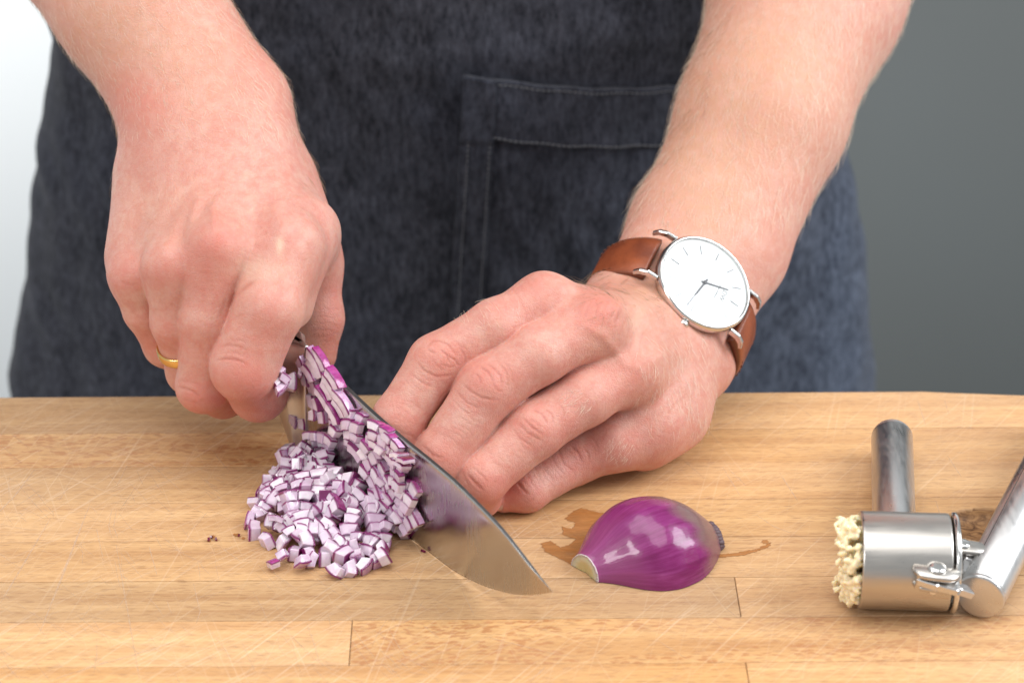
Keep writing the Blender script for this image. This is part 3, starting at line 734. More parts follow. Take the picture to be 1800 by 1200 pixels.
gB = lambda p: -nrm(FB[2]-FB[1])+.35*RT
addh(hairs(PB, QB, attB, lambda x, y, N, P: (y < 400) & (y > -60) & (x > 1080) & ((N@FW) < .35), 2100, gB, 1, (4, 9)))
addh(hairs(PB, QB, attB, lambda x, y, N, P: (x > 1120) & (x < 1260) & (y > 590) & (y < 760) & ((N@FW) < 0), 170, lambda p: -UP+.1*RT, 2, (3, 6)))
addh(hairs(PB, QB, attB, lambda x, y, N, P: (((x-1090)/28)**2+((y-785)/26)**2 < 1) & ((N@FW) < 0), 65, lambda p: -UP*.9-.4*RT, 3, (2, 3.6)))
addh(hairs(PB, QB, attB, lambda x, y, N, P: (((x-1015)/30)**2+((y-705)/22)**2 < 1) & ((N@FW) < 0), 50, lambda p: -UP*.5-.5*RT, 4, (2, 4)))
addh(hairs(PB, QB, attB, lambda x, y, N, P: (((x-860)/60)**2+((y-560)/35)**2 < 1) & ((N@FW) < .3), 26, lambda p: UP*.7-.4*RT, 5, (2, 4)))
gA = lambda p: nrm(V(378, 205, 955)-V(250, 10, 968))
addh(hairs(PA, QA, attA, lambda x, y, N, P: (y < 240) & (y > -40) & ((N@FW) < .3), 800, gA, 6, (3, 6)))
h1 = mesh_obj('arm_hair', vs, fs, M_HAIR); fix_parent(h1, person); h1['kind'] = 'stuff'
vs, fs = [], []
addh(hairs(PB, QB, attB, lambda x, y, N, P: (y < 400) & (y > -40) & ((N@RT) < -.55), 420, lambda p: -nrm(FB[2]-FB[1])-.5*RT, 7, (5, 10)))
addh(hairs(PB, QB, attB, lambda x, y, N, P: (x > 1020) & (x < 1175) & (y > 470) & (y < 560) & ((N@FW) < .4), 130, lambda p: -UP*.6-.7*RT, 8, (5, 9)))
addh(hairs(PA, QA, attA, lambda x, y, N, P: (y < 330) & (y > -40) & (abs(N@FW) < .35), 260, gA, 9, (4, 7)))
h2 = mesh_obj('arm_hair', vs, fs, M_HAIR2); fix_parent(h2, person); h2['kind'] = 'stuff'

# ------------------------------------------------------------------ apron (clothing of the person)
AYC, AB_ = 197.0, 99.0
def axc(z): return np.interp(z, [-260, -118, 60, 140], [-36, -35, -33, -31])
def a_half(z): return np.interp(z, [-260, -118, -30, 60, 140, 330], [220, 214, 197, 180, 176, 176])
def fold(X, z):
    f = 1.6*np.sin(X*.035+z*.006+1)+1.1*np.sin(X*.075-z*.012+.5)*np.clip((20-z)/90, .2, 1)+.9*np.sin(z*.05+X*.02)
    f += 2.6*np.exp(-((X-158)/14)**2)*np.clip((40-z)/100, 0, 1)+0.75*np.sin(X*.31+z*.05+np.sin(z*.09)*1.5)+.35*np.sin(z*.23+X*.11)
    f += 1.8*np.exp(-((z-88-.06*X)/9)**2)
    return f
def ap_theta(th, z, off=0.0):
    a = a_half(z); X = axc(z)+a*np.sin(th); Y = AYC-AB_*np.cos(th)
    n = np.array([math.sin(th)/a, -math.cos(th)/AB_]); n /= np.linalg.norm(n)
    o = off+fold(X, z)
    return np.array([X+n[0]*o, Y+n[1]*o, z])
def ap_X(X, z, off=0.0):
    a = a_half(z); return ap_theta(math.asin(max(-.98, min(.98, (X-axc(z))/a))), z, off)
def ap_hit(px, py, off=0.0):
    r = ray(px, py); lo, hi = 850.0, 1250.0
    def g(t):
        P = CAM+r*t; a = a_half(P[2]); q = (P[0]-axc(P[2]))/a
        if abs(q) > .97: return 1
        return P[1]-(AYC-AB_*math.sqrt(1-q*q)-off)
    for _ in range(40):
        m = (lo+hi)/2
        if g(m) > 0: hi = m
        else: lo = m
    P = CAM+r*lo; return P[0], P[2]
def sheet(name, ptfun, us, vs, thick, mat, parent, falloff=None):
    nu, nv = len(us), len(vs); P = [ptfun(u, v, 0) for v in vs for u in us]+[ptfun(u, v, -thick) for v in vs for u in us]
    F_ = []; m = nu*nv
    for j in range(nv-1):
        for i in range(nu-1):
            a = j*nu+i; F_.append([a, a+1, a+nu+1, a+nu]); F_.append([a+m, a+m+nu, a+m+nu+1, a+m+1])
    loop = list(range(nu))+[j*nu+nu-1 for j in range(1, nv)]+[(nv-1)*nu+i for i in range(nu-2, -1, -1)]+[j*nu for j in range(nv-2, 0, -1)]
    for k in range(len(loop)): a, b = loop[k], loop[(k+1) % len(loop)]; F_.append([b, a, a+m, b+m])
    o = mesh_obj(name, P, F_, mat); 
    if falloff is not None:
        at = o.data.attributes.new('falloff', 'FLOAT', 'POINT'); at.data.foreach_set('value', np.array([falloff(p) for p in P], dtype=np.float32))
    fix_parent(o, parent); return o
def falloff(p):      # window light painted into the denim: paler, bluer lower right, pale strip at edge
    x, y, z = p
    return float(np.clip((x-10)/190, 0, .6)*np.clip((75-z)/110, 0, 1)+.35*math.exp(-((x-160)/16)**2)*(1 if z < 40 else .4)+.08)
ths = np.radians(np.linspace(-112, 112, 150))
apron = sheet('apron', lambda u, v, o: ap_theta(u, v, 3.0+o), ths, np.linspace(-235, 400, 170), 1.4, M_DENIM, person, falloff)
apron.location = apron.location
def sub(o):      # apron parts: world-mm meshes under the apron, which itself sits under the person
    o.parent = apron; o.matrix_parent_inverse = Matrix.Identity(4); return o
# the apron object's own matrix is identity in the world, so its children need no offset
PTL = ap_hit(822, 123); PTR = ap_hit(1236, 142); PBL = ap_hit(790, 690)
pz1 = PTL[1]; pz0 = PBL[1]-60; xr = PTR[0]
def pk(u, v, o=0.0, off=6.0):      # pocket coordinates u 0..1 across, v in mm below the hem
    z = pz1-v; fl = (PTL[0]+(PBL[0]-PTL[0])*v/(pz1-PBL[1]))
    X = fl+(xr-fl)*u; zz = z+(PTR[1]-pz1)*u*(1 if v < 60 else max(0, 1-(v-60)/60))-1.5*math.sin(min(1, u)*math.pi*.9)*(max(0, 1-v/60))
    return ap_X(X, zz, off+o)
def plain_sheet(name, f, us, vs, thick, par=None):
    o = sheet(name, f, us, vs, thick, M_DENIM, person, falloff); return sub(o)
VH = pz1-ap_hit(830, 226)[1]
pocket = plain_sheet('pocket', lambda u, v, o: pk(u, v, o), np.linspace(0, 1, 60), np.linspace(0, pz1-pz0, 120)[::-1], 1.5)
hem = plain_sheet('pocket_hem', lambda u, v, o: pk(u, v, o, 8.2+.7*math.sin(u*23)), np.linspace(.0, 1, 70), np.linspace(-.6, VH, 24)[::-1], 1.4)
side = plain_sheet('side_seam', lambda u, v, o: pk(u, v, o, 8.0+(1.7 if v < VH+2 else .2)), np.linspace(-.02, .115, 12), np.linspace(-1.0, pz1-pz0, 130)[::-1], 1.3)
# stitches: rows of short raised threads
def stitch_row(path, off, pitch=2.3, r=.26, frac=.66):
    mb = MB(); L = [np.array(p) for p in path]; acc = 0
    cum = [0]; 
    for i in range(len(L)-1): cum.append(cum[-1]+np.linalg.norm(L[i+1]-L[i]))
    tot = cum[-1]; A_ = np.array(L); s = 0
    def at(t): return np.array([np.interp(t, cum, A_[:, k]) for k in range(3)])
    while s+pitch < tot:
        a, b = at(s), at(s+pitch*frac); m = (a+b)/2+np.array([0, -off, off*.2])
        tube(mb, [a, m, b], [r*.7, r, r*.7], 5); s += pitch
    return mb
def path_pk(us, vs, off): return [pk(u, v, 0, off) for u, v in zip(us, vs)]
rows = [path_pk(np.linspace(.0, 1, 80), [VH-1.5]*80, 9.1), path_pk(np.linspace(.12, 1, 80), [1.0]*80, 9.0), path_pk([.014]*90, np.linspace(1, pz1-pz0, 90), 9.1), path_pk([.10]*90, np.linspace(1, pz1-pz0, 90), 9.1)]
big = MB()
for k, rw in enumerate(rows):
    m = stitch_row(rw, .25, 2.4, 0.42 if k == 0 else .3, .72); b = len(big.v); big.v += m.v; big.f += [[i+b for i in f] for f in m.f]; big.m += m.m
so = mesh_obj('stitching', big.v, big.f, M_THREAD); sub(so); so['kind'] = 'stuff'

# ------------------------------------------------------------------ finger nail (the one the photograph shows)
def nail(tip, axis, out, wdt, ln):
    mb = MB(); a = nrm(axis); n = nrm(np.array(out)-a*(np.array(out)@a)); s = np.cross(a, n); P = []; F_ = []
    nu, nv = 9, 9
    for j in range(nv):
        for i in range(nu):
            u = i/(nu-1)*2-1; v = j/(nv-1)*2-1; ww = wdt*(1-.25*max(0, v)**3-.12*max(0, -v)**2)
            P.append(tip+a*(v*ln-.12*ln*u*u*v)+s*ww*math.sin(u*1.15)/math.sin(1.15)+n*(ww*(math.cos(u*1.15)-1)*.9-.5*max(0, v)**2))
    for j in range(nv-1):
        for i in range(nu-1): q = j*nu+i; F_.append([q, q+1, q+nu+1, q+nu])
    mb.add(P, F_); return mb
nd = NT('nail'); nd.set(Base_Color=(.62, .36, .29), Roughness=.24); nd.bsdf.inputs['Subsurface Weight'].default_value = .4; nd.bsdf.inputs['Subsurface Scale'].default_value = .001
pk_d, pk_t = B['pinky'][3][0], B['pinky'][4][0]
na = nrm(pk_t-pk_d)
nm_ = nail(pk_d+na*(np.linalg.norm(pk_t-pk_d)*.82)+nrm(-FW*.85+UP*-.15-RT*.45)*6.35, na, -FW*.85-RT*.45-UP*.15, 3.9, 4.6)
no = nm_.build('fingernail', nd.mat, person)

# ------------------------------------------------------------------ gold ring
RQ = A['ring'][1][0]+(A['ring'][2][0]-A['ring'][1][0])*.52
rax = nrm(A['ring'][2][0]-A['ring'][1][0]); rr_ = A['ring'][1][1]*.98
mb = MB(); x_, y_, _ = frame_from(rax); Pv, Fv = [], []
n1, n2 = 72, 16
for i in range(n1):
    a = 2*math.pi*i/n1; rd = x_*math.cos(a)+y_*math.sin(a)
    for j in range(n2):
        b = 2*math.pi*j/n2; cb, sb = math.cos(b), math.sin(b)
        Pv.append(RQ+rd*(rr_+.55+.75*np.sign(cb)*abs(cb)**.9)+rax*(2.05*np.sign(sb)*abs(sb)**.75))
for i in range(n1):
    for j in range(n2): Fv.append([i*n2+j, i*n2+(j+1) % n2, ((i+1) % n1)*n2+(j+1) % n2, ((i+1) % n1)*n2+j])
mb.add(Pv, Fv); ro = mb.build('ring', M_GOLD)
tag(ro, 'plain gold band worn on the ring finger of the fist', 'ring')

# ------------------------------------------------------------------ wristwatch
watch = empty('wristwatch', WC, 'wristwatch with white dial, steel case and brown leather strap on the wrist', 'wristwatch')
D12 = nrm(WW if (WW@RT) > 0 else -WW)           # 12 o'clock: towards lower right in the photograph
D12 = nrm(D12-UP*0.0); D12 = nrm(D12-WN*(D12@WN)); D3 = np.cross(D12, WN)
if D3@UP > 0: D3 = -D3
def dial(r, ang, h=0.0):     # clockwise angle from 12
    return WC+D12*r*math.cos(ang)+D3*r*math.sin(ang)+WN*h
def disc_lathe(name, prof, mat, mi=0):
    mb = MB(); lathe(mb, WC, WN, prof, 96, hint=D12, caps=False); return mb.build(name, mat, watch)
disc_lathe('case', [(-6.5, 0.01), (-6.5, 15), (-6.2, 17.5), (-4.6, 19.3), (-2.2, 19.9), (-.6, 19.9), (0.1, 19.6), (.55, 19.2), (.75, 18.8), (.55, 18.35), (-.35, 18.15), (-.6, 17.9), (-.6, 0.01)], M_CHROME)
dm = NT('dial_enamel'); dm.set(Base_Color=(.90, .91, .91), Roughness=.35)
disc_lathe('dial', [(-.42, 18.1), (-.42, .01)], dm.mat)
gl = NT('watch_crystal'); gl.n.remove(gl.bsdf); tr = gl.new('ShaderNodeBsdfTransparent'); gs = gl.new('ShaderNodeBsdfGlossy'); gs.inputs['Roughness'].default_value = .03
fr = gl.new('ShaderNodeFresnel'); fr.inputs[0].default_value = 1.5; mx = gl.new('ShaderNodeMixShader'); gl.l.new(fr.outputs[0], mx.inputs[0]); gl.l.new(tr.outputs[0], mx.inputs[1]); gl.l.new(gs.outputs[0], mx.inputs[2]); gl.l.new(mx.outputs[0], gl.out.inputs[0])
disc_lathe('crystal', [(.6, 18.4), (.85, 17.5), (.95, 14), (1.0, 7), (1.0, .01)], gl.mat)
M_MARK = simple('grey_steel_print', (.14, .14, .15), .45); M_FAINT = simple('pale_print', (.62, .63, .64), .5)
def bar(mb, r0, r1, ang, wd, h, w1=None):
    a, b = dial(r0, ang, h), dial(r1, ang, h); s = np.cross(nrm(b-a), WN); w1 = wd if w1 is None else w1
    mb.add([a-s*wd, a+s*wd, b+s*w1, b-s*w1, a-s*wd-WN*.15, a+s*wd-WN*.15, b+s*w1-WN*.15, b-s*w1-WN*.15], [[0, 1, 2, 3], [0, 4, 5, 1], [1, 5, 6, 2], [2, 6, 7, 3], [3, 7, 4, 0]])
for k in range(12):
    mb = MB(); bar(mb, 12.0, 15.9, k*math.pi/6, .18, -.26); mb.build('hour_mark', M_MARK, watch, False)
mb = MB()
for k in range(60):
    if k % 5: bar(mb, 16.4, 17.5, k*math.pi/30, .045, -.36)
o = mb.build('minute_track', M_FAINT, watch, False); o['kind'] = 'stuff'
def ang_px(px, py):   # angle on the dial of the direction from centre to this pixel
    r = ray(px, py); t = ((WC-CAM)@WN)/(r@WN); q = CAM+r*t-WC; return math.atan2(q@D3, q@D12)
mb = MB(); bar(mb, -2.0, 14.6, ang_px(1204, 541), .42, -.02, .26); mb.build('minute_hand', M_MARK, watch, False)
mb = MB(); bar(mb, -1.5, 10.2, ang_px(1281, 509), .42, -.14, .26); mb.build('hour_hand', M_MARK, watch, False)
mb = MB(); lathe(mb, WC-WN*.3, WN, [(0, .8), (.45, .8), (.6, .5), (.6, .01)], 20, caps=False); mb.build('hub', M_MARK, watch)
def lettering(txt, size, off, name):
    cu = bpy.data.curves.new(name, 'FONT'); cu.body = txt; cu.size = size*MM; cu.align_x = 'CENTER'; cu.align_y = 'CENTER'; cu.extrude = .00002
    o = bpy.data.objects.new(name, cu); COL.objects.link(o); cu.materials.append(M_MARK)
    X_, Y_, Z_ = Vector(D3), Vector(D12), Vector(WN); c = Vector((WC+D12*off-WN*.37)*MM)
    bpy.context.view_layer.update(); me_ = bpy.data.meshes.new_from_object(o); bpy.data.objects.remove(o); o = bpy.data.objects.new(name, me_); COL.objects.link(o)
    m = Matrix(((X_.x, Y_.x, Z_.x, c.x), (X_.y, Y_.y, Z_.y, c.y), (X_.z, Y_.z, Z_.z, c.z), (0, 0, 0, 1)))
    o.matrix_world = m; o.parent = watch; o.matrix_parent_inverse = Matrix.Translation(-watch.location)
    return o
lettering('DW', 3.0, 8.6, 'lettering'); lettering('Daniel Wellington', 1.0, 5.9, 'lettering')
# crown and lugs
mb = MB(); lathe(mb, WC+D3*19.2-WN*2.2, D3, [(0, .9), (1.0, .9), (1.0, 1.7), (1.2, 1.9), (2.6, 1.9), (3.0, 1.6), (3.1, .01)], 24); mb.build('crown', M_CHROME, watch)
for s1 in (-1, 1):
    for s2 in (-1, 1):
        mb = MB(); pts = []
        base = WC+D12*s1*17.2+D3*s2*10.6
        box_pts = [(0, -2.0), (4, -2.3), (6.5, -4.0), (7.9, -6.6)]
        P = []; F_ = []
        for k, (d, h) in enumerate(box_pts):
            th = [1.2, 1.15, 1.0, .7][k]; wv = .78
            c = base+D12*s1*d+WN*h
            up_ = nrm(WN*1.0+D12*s1*(0 if k == 0 else .15*k*2))
            P += [c-D3*wv-up_*th, c+D3*wv-up_*th, c+D3*wv+up_*th*.8, c+D3*wv*.4+up_*th, c-D3*wv*.4+up_*th, c-D3*wv+up_*th*.8]
        for k in range(3):
            for m in range(6): F_.append([k*6+m, k*6+(m+1) % 6, k*6+6+(m+1) % 6, k*6+6+m])
        F_ += [[5, 4, 3, 2, 1, 0], [18+m for m in range(6)]]
        mb.add(P, F_); mb.build('lug', M_CHROME, watch, False)
# strap: leather loop round the wrist
def strap_pt(phi, v, off):   # phi 0 = towards the dial, ellipse round the wrist centre; v across the strap
    hw, ht = 31.5, 22.6
    c, s = math.cos(phi), math.sin(phi)
    n = nrm(WN*c/ht+D12*s/hw); return WRC+D12*hw*s+WN*ht*c+n*off+WA*v
def make_strap(side, p0, p1, name, n=70):
    P = []; E_ = []; F_ = []; nv = 15
    for i in range(n):
        t = i/(n-1); phi = side*(p0+(p1-p0)*t)
        half = 10.2-1.1*t; th = 2.3+1.3*math.exp(-((t-.06)/.14)**2)
        lift = 1.0*math.exp(-(t/.10)**2)
        ring = []
        for j in range(nv):
            u = j/(nv-1)*2-1; edge = (1-abs(u)**7)
            ring.append((u*half, .35+lift+th*(.55+.45*edge)+(.3*math.exp(-((abs(u)-.8)/.08)**2)*-1)))
        for (v, o_) in ring: P.append(strap_pt(phi, v, o_)); E_.append(float(np.clip((abs(v)/half-.86)/.1, 0, 1)))
        for (v, o_) in ring[::-1]: P.append(strap_pt(phi, v*.99, .25+lift*.8)); E_.append(1.0)
    m = nv*2
    for i in range(n-1):
        for k in range(m): a = i*m+k; b = i*m+(k+1) % m; F_.append([a, b, b+m, a+m])
    F_.append(list(range(m))[::-1]); F_.append([(n-1)*m+k for k in range(m)])
    o = mesh_obj(name, P, F_, M_LEATHER); at = o.data.attributes.new('edge', 'FLOAT', 'POINT'); at.data.foreach_set('value', np.array(E_, dtype=np.float32)); fix_parent(o, watch); return o
make_strap(1, .66, 3.16, 'strap'); make_strap(-1, .66, 3.1, 'strap')
mb = MB()
for side in (-1, 1):
    for v in (-7.6, 7.6):
        for k in range(14):
            p = side*(.80+k*.11); tube(mb, [strap_pt(p, v*.98, 2.7), strap_pt(p+side*.035, v*.98, 2.85), strap_pt(p+side*.07, v*.98, 2.7)], .2, 5)
mb.build('strap_stitching', simple('brown_thread', (.16, .05, .02), .7), watch)['kind'] = 'stuff'

# ------------------------------------------------------------------ chef's knife
HEEL = G(525, 795, 0.6); TIP = G(972, 1040, 22)
KU = TIP-HEEL; KU[2] = 0; KU = nrm(KU); KN = np.array([KU[1], -KU[0], 0.0])   # KN points to the camera side
if KN[1] > 0: KN = -KN
KUP = np.array([0, 0, 1.0])
def K(s, z, n=0.0): return HEEL*np.array([1, 1, 0])+KU*s+KUP*z+KN*n
def kpix(px, py):
    r = ray(px, py); t = ((HEEL-CAM)@KN)/(r@KN); P = CAM+r*t; return (P-HEEL)@KU, P[2]
knife = empty('chef_knife', K(60, 0), 'steel chef knife with onion stuck to its blade, held in the fist', 'knife')
spine = [kpix(*q) for q in ((533, 603), (605, 676), (659, 727), (713, 773), (755, 806), (797, 841), (855, 898), (890, 936), (917, 972), (945, 1008), (972, 1040))]
edge = [kpix(*q) for q in ((525, 795), (700, 940), (750, 978), (800, 1008), (850, 1030), (900, 1044), (940, 1046), (972, 1040))]
print('spine', [(round(a), round(b)) for a, b in spine]); print('edge', [(round(a), round(b, 1)) for a, b in edge])
sp_s = np.array([q[0] for q in spine]); sp_z = np.array([q[1] for q in spine]); ed_s = np.array([q[0] for q in edge]); ed_z = np.maximum(.3, np.array([q[1] for q in edge])); ed_z[0] = .6
S_END = sp_s[-1]
mb = MB(); P = []; F_ = []; MI = []
ss = np.concatenate([np.linspace(0, S_END-14, 60), S_END-14+14*np.sin(np.linspace(0, math.pi/2, 16))[1:]])
rows_v = [0, .03, .12, .3, .5, .7, .88, .965, 1.0]
def smooth_i(s, xs, ys):
    v = 0; wsum = 0
    for d in (-5, -2.5, 0, 2.5, 5):
        q = min(max(s+d*(0 if (s < 6 or s > S_END-8) else 1), 0), S_END); v += np.interp(q, xs, ys); wsum += 1
    return v/wsum
nr = len(rows_v)
for s in ss:
    z0, z1 = smooth_i(s, ed_s, ed_z), smooth_i(s, sp_s, sp_z)
    if z1 < z0+.05: z1 = z0+.05
    tmax = 1.15*(1-.45*s/S_END)*min(1, (z1-z0)/12)
    for side in (1, -1):
        for v in rows_v:
            th = tmax*min(1, .06+1.05*v) if v < .965 else (tmax*.98 if v < 1 else tmax*.72)
            P.append(K(s, z0+(z1-z0)*v, side*th))
m = 2*nr
for i in range(len(ss)-1):
    for k in range(nr-1):
        F_.append([i*m+k, (i+1)*m+k, (i+1)*m+k+1, i*m+k+1]); MI.append(0)
        F_.append([i*m+nr+k, i*m+nr+k+1, (i+1)*m+nr+k+1, (i+1)*m+nr+k]); MI.append(0)
    F_.append([i*m+nr-1, (i+1)*m+nr-1, (i+1)*m+m-1, i*m+m-1]); MI.append(1)
    F_.append([i*m, i*m+nr, (i+1)*m+nr, (i+1)*m]); MI.append(0)
F_.append([k for k in range(nr)]+[nr+k for k in range(nr-1, -1, -1)]); MI.append(0)
q = (len(ss)-1)*m; F_.append(([q+k for k in range(nr)]+[q+nr+k for k in range(nr-1, -1, -1)])[::-1]); MI.append(0)
bl = mesh_obj('blade', P, F_, [M_BLADE, M_SPINE], None, True, MI); fix_parent(bl, knife)
bl.data.polygons.foreach_set('use_smooth', np.array([mi == 0 and len(f) == 4 for mi, f in zip(MI, F_)]))
# full bolster running down to the heel
H1 = spine[0][1]
P = []; F_ = []; zs = np.array([.6, 3, 8, 15, 22, 29, 34, 39, 43, 46, H1-1.5, H1])
prof = [(9.5, 1.25), (7.0, 1.6), (4.5, 2.3), (2.0, 3.6), (0, 5.0), (-.4, 5.3)]
for z in zs:
    t = z/H1; rear = -2.0-12.5*min(1, (z/30.0))**1.1-(2.0 if z > 30 else 0)*((z-30)/20 if z > 30 else 0)
    thick = .42+.58*min(1, t*1.5)
    cap = 1 if z < H1-1 else .72
    ring = [(s_*(.6+.4*t)+1.2*(1-t), n_*thick*cap+(1-thick)*0) for s_, n_ in prof]
    ring[0] = (ring[0][0], 1.12*cap)
    hb = 6.6*thick*cap if z > 26 else 5.3*thick+1.3*thick*(z/26)
    ring += [(rear+2.0, hb), (rear+.6, hb*.86), (rear, hb*.5)]
    full = ring+[(a, -b) for a, b in ring[::-1]]
    P += [K(a, z, b) for a, b in full]
m = len(full)
for i in range(len(zs)-1):
    for k in range(m): F_.append([i*m+k, i*m+(k+1) % m, (i+1)*m+(k+1) % m, (i+1)*m+k])
F_.append(list(range(m))[::-1]); F_.append([(len(zs)-1)*m+k for k in range(m)])
bo_ = mesh_obj('bolster', P, F_, M_BOLSTER); fix_parent(bo_, knife)
md = bo_.modifiers.new('edge', 'BEVEL'); md.width = .0006; md.segments = 2; md.limit_method = 'ANGLE'; md.angle_limit = math.radians(40)
mb = MB(); hp = []; 
for k in range(24):
    t = k/23; s = -11-t*100; z = 39+2.5*t+2.0*math.sin(t*math.pi); hp.append((s, z, 6.5+1.7*math.sin(t*math.pi)**.7+.9*t, 10.2+2.2*math.sin(t*2.6+.2)**2))
P = []; F_ = []
for (s, z, hw, hh) in hp:
    for k in range(24):
        a = 2*math.pi*k/24; ca, sa = math.cos(a), math.sin(a)
        P.append(K(s, z+hh*np.sign(sa)*abs(sa)**.8, hw*np.sign(ca)*abs(ca)**.8))
for i in range(23):
    for k in range(24): F_.append([i*24+k, i*24+(k+1) % 24, (i+1)*24+(k+1) % 24, (i+1)*24+k])
F_ += [list(range(24))[::-1], [23*24+k for k in range(24)]]
ho = mesh_obj('handle', P, F_, M_BOLSTER); fix_parent(ho, knife)
import bmesh

# ------------------------------------------------------------------ halved red onion (flat side down)
def onion_skin():
    n = NT('red_onion_skin'); co = n.coord('Object'); ph = n.attr('phi'); tt = n.attr('along'); dry = n.attr('dry')
    cv = n.new('ShaderNodeCombineXYZ'); n.put(cv.inputs[0], n.math('MULTIPLY', ph, 7.0)); n.put(cv.inputs[1], n.math('MULTIPLY', tt, 1.3)); c = cv.outputs[0]
    s1 = n.noise(n.mapping(c, (1, 1, 1)), 1.6, 4, .6, .4); s2 = n.noise(n.mapping(c, (5, 1, 1)), 1.8, 3, .6); s3 = n.noise(n.mapping(c, (16, 1.4, 1)), 2.0, 2, .6)
    f = n.math('ADD', n.math('MULTIPLY', s1, .55), n.math('ADD', n.math('MULTIPLY', s2, .3), n.math('MULTIPLY', s3, .15)))
    col = n.ramp(f, [(.28, (.10, .004, .05)), (.44, (.165, .009, .095)), (.58, (.235, .028, .155)), (.76, (.35, .10, .26))])
    col = n.mix(n.maprange(tt, .30, .0, 0, .35), col, (.46, .14, .32))
    col = n.mix(n.math('MULTIPLY', dry, n.maprange(s2, .2, .6, .75, 1)), col, n.mix(s3, (.235, .145, .12), (.12, .05, .06)))
    b = n.bump(n.math('ADD', n.math('MULTIPLY', s3, .6), n.math('MULTIPLY', n.noise(n.mapping(co, (300, 300, 300)), 1, 2), .15)), .22, .0006)
    n.set(Base_Color=col, Roughness=n.math('ADD', n.maprange(s2, .3, .7, .15, .24), n.math('MULTIPLY', dry, .2)), Normal=b)
    n.bsdf.inputs['Subsurface Weight'].default_value = .25; n.bsdf.inputs['Subsurface Scale'].default_value = .0015; n.bsdf.inputs['Subsurface Radius'].default_value = (1, .3, .6)
    n.bsdf.inputs['Coat Weight'].default_value = .45; n.bsdf.inputs['Coat Roughness'].default_value = .06; n.bsdf.inputs['Specular IOR Level'].default_value = .3
    return n.mat
O0 = G(1028, 1008, 0); O1 = G(1256, 951, 0); OA = nrm(O1-O0); OL = np.linalg.norm(O1-O0); OS = np.array([OA[1], -OA[0], 0.0])  # OS: to the camera side
oprof_t = [0, .04, .12, .22, .34, .46, .56, .68, .79, .88, .94, .98, 1.0]; oprof_r = [7.3, 8.4, 12.5, 18.2, 21.8, 23.0, 22.6, 21.0, 17.6, 13.2, 9.8, 7.0, 5.0]
def osm(t):
    v = 0
    for d in (-.035, -.018, 0, .018, .035): v += np.interp(min(max(t+d*(1 if .03 < t < .985 else 0), 0), 1), oprof_t, oprof_r)
    return v/5
onion = empty('onion_half', (O0+O1)/2, 'halved peeled red onion lying flat side down, root end cut off', 'onion')
nt_, np_ = 90, 72; P = []; ph_ = []; al = []; dr = []
for i in range(nt_):
    t = i/(nt_-1)
    for j in range(np_+1):
        a = math.pi*j/np_; r = osm(t)*.97
        r *= 1+.006*math.sin(a*9+1)+.004*math.sin(a*17+t*4)-.012*math.exp(-((a-1.9)/.08)**2)*math.sin(math.pi*t)
        lat, z = math.cos(a)*r, math.sin(a)*r*.96*(1.0-.02*math.sin(3*a))
        tt_ = t*OL+lat*.26*(1-t)**2+(z*.10)*(1-t)**2
        # droop of the stem end
        P.append(O0+OA*tt_+OS*lat+np.array([0, 0, z+.25])); ph_.append(a/math.pi+.01*math.sin(t*6)); al.append(t)
        dr.append(np.clip((t-.62-.12*math.cos(a*1.3+.2)+.035*math.sin(a*11))/.12, 0, 1)*np.clip(.55+.6*math.sin(a), 0, 1) if t < .97 else 1)
F_ = [[i*(np_+1)+j, i*(np_+1)+j+1, (i+1)*(np_+1)+j+1, (i+1)*(np_+1)+j] for i in range(nt_-1) for j in range(np_)]
o = mesh_obj('skin', P, F_, onion_skin()); fix_parent(o, onion)
for nm, arr in (('phi', ph_), ('along', al), ('dry', dr)):
    at = o.data.attributes.new(nm, 'FLOAT', 'POINT'); at.data.foreach_set('value', np.array(arr, dtype=np.float32))
fl = NT('root_end_flesh'); co = fl.coord('Object'); a_ = fl.noise(co, 500, 3, .6)
fl.set(Base_Color=fl.mix(fl.attr('core'), (.66, .60, .44), fl.mix(a_, (.62, .49, .20), (.70, .60, .33))), Roughness=.45, Normal=fl.bump(a_, .5, .0006)); fl.bsdf.inputs['Subsurface Weight'].default_value = .3; fl.bsdf.inputs['Subsurface Scale'].default_value = .002
P2 = []; cr2 = []; nR = 9
for k in range(nR+1):
    f = k/nR
    for j in range(np_+1):
        p = np.array(P[j]); c = O0+np.array([0, 0, .25])
        q = c+(p-c)*f; q = q-OA*(.9*(1-f)**2*-1+.2)+OA*(.15*math.sin(j*1.7)*(1 if f == 1 else 0)); P2.append(q); cr2.append(float(np.clip((.78-f)/.25, 0, 1)))
F2 = [[k*(np_+1)+j, k*(np_+1)+j+1, (k+1)*(np_+1)+j+1, (k+1)*(np_+1)+j] for k in range(nR) for j in range(np_)]
o = mesh_obj('root_cut', P2, F2, fl.mat); fix_parent(o, onion); at = o.data.attributes.new('core', 'FLOAT', 'POINT'); at.data.foreach_set('value', np.array(cr2, dtype=np.float32))
mb = MB()     # ragged pale membrane round the cut
rim = [np.array(P[j]) for j in range(0, np_+1)]
Vr = []; Fr = []
for j, p in enumerate(rim):
    c = O0; d = nrm(p-c); Vr += [p+d*.10-OA*.05, p-d*.50-OA*(.20+.5*rng.random()), p-d*.4+OA*.2]
for j in range(np_):
    for m in range(3): Fr.append([j*3+m, j*3+(m+1) % 3, j*3+3+(m+1) % 3, j*3+3+m])
mb.add(Vr, Fr); mb.build('rim', simple('pale_membrane', (.68, .57, .60), .4, Alpha=1.0), onion)
mb = MB()     # dried stem stub: dark shrivelled ridges
sc_ = O0+OA*(OL-1.4)+np.array([0, 0, 4.6])
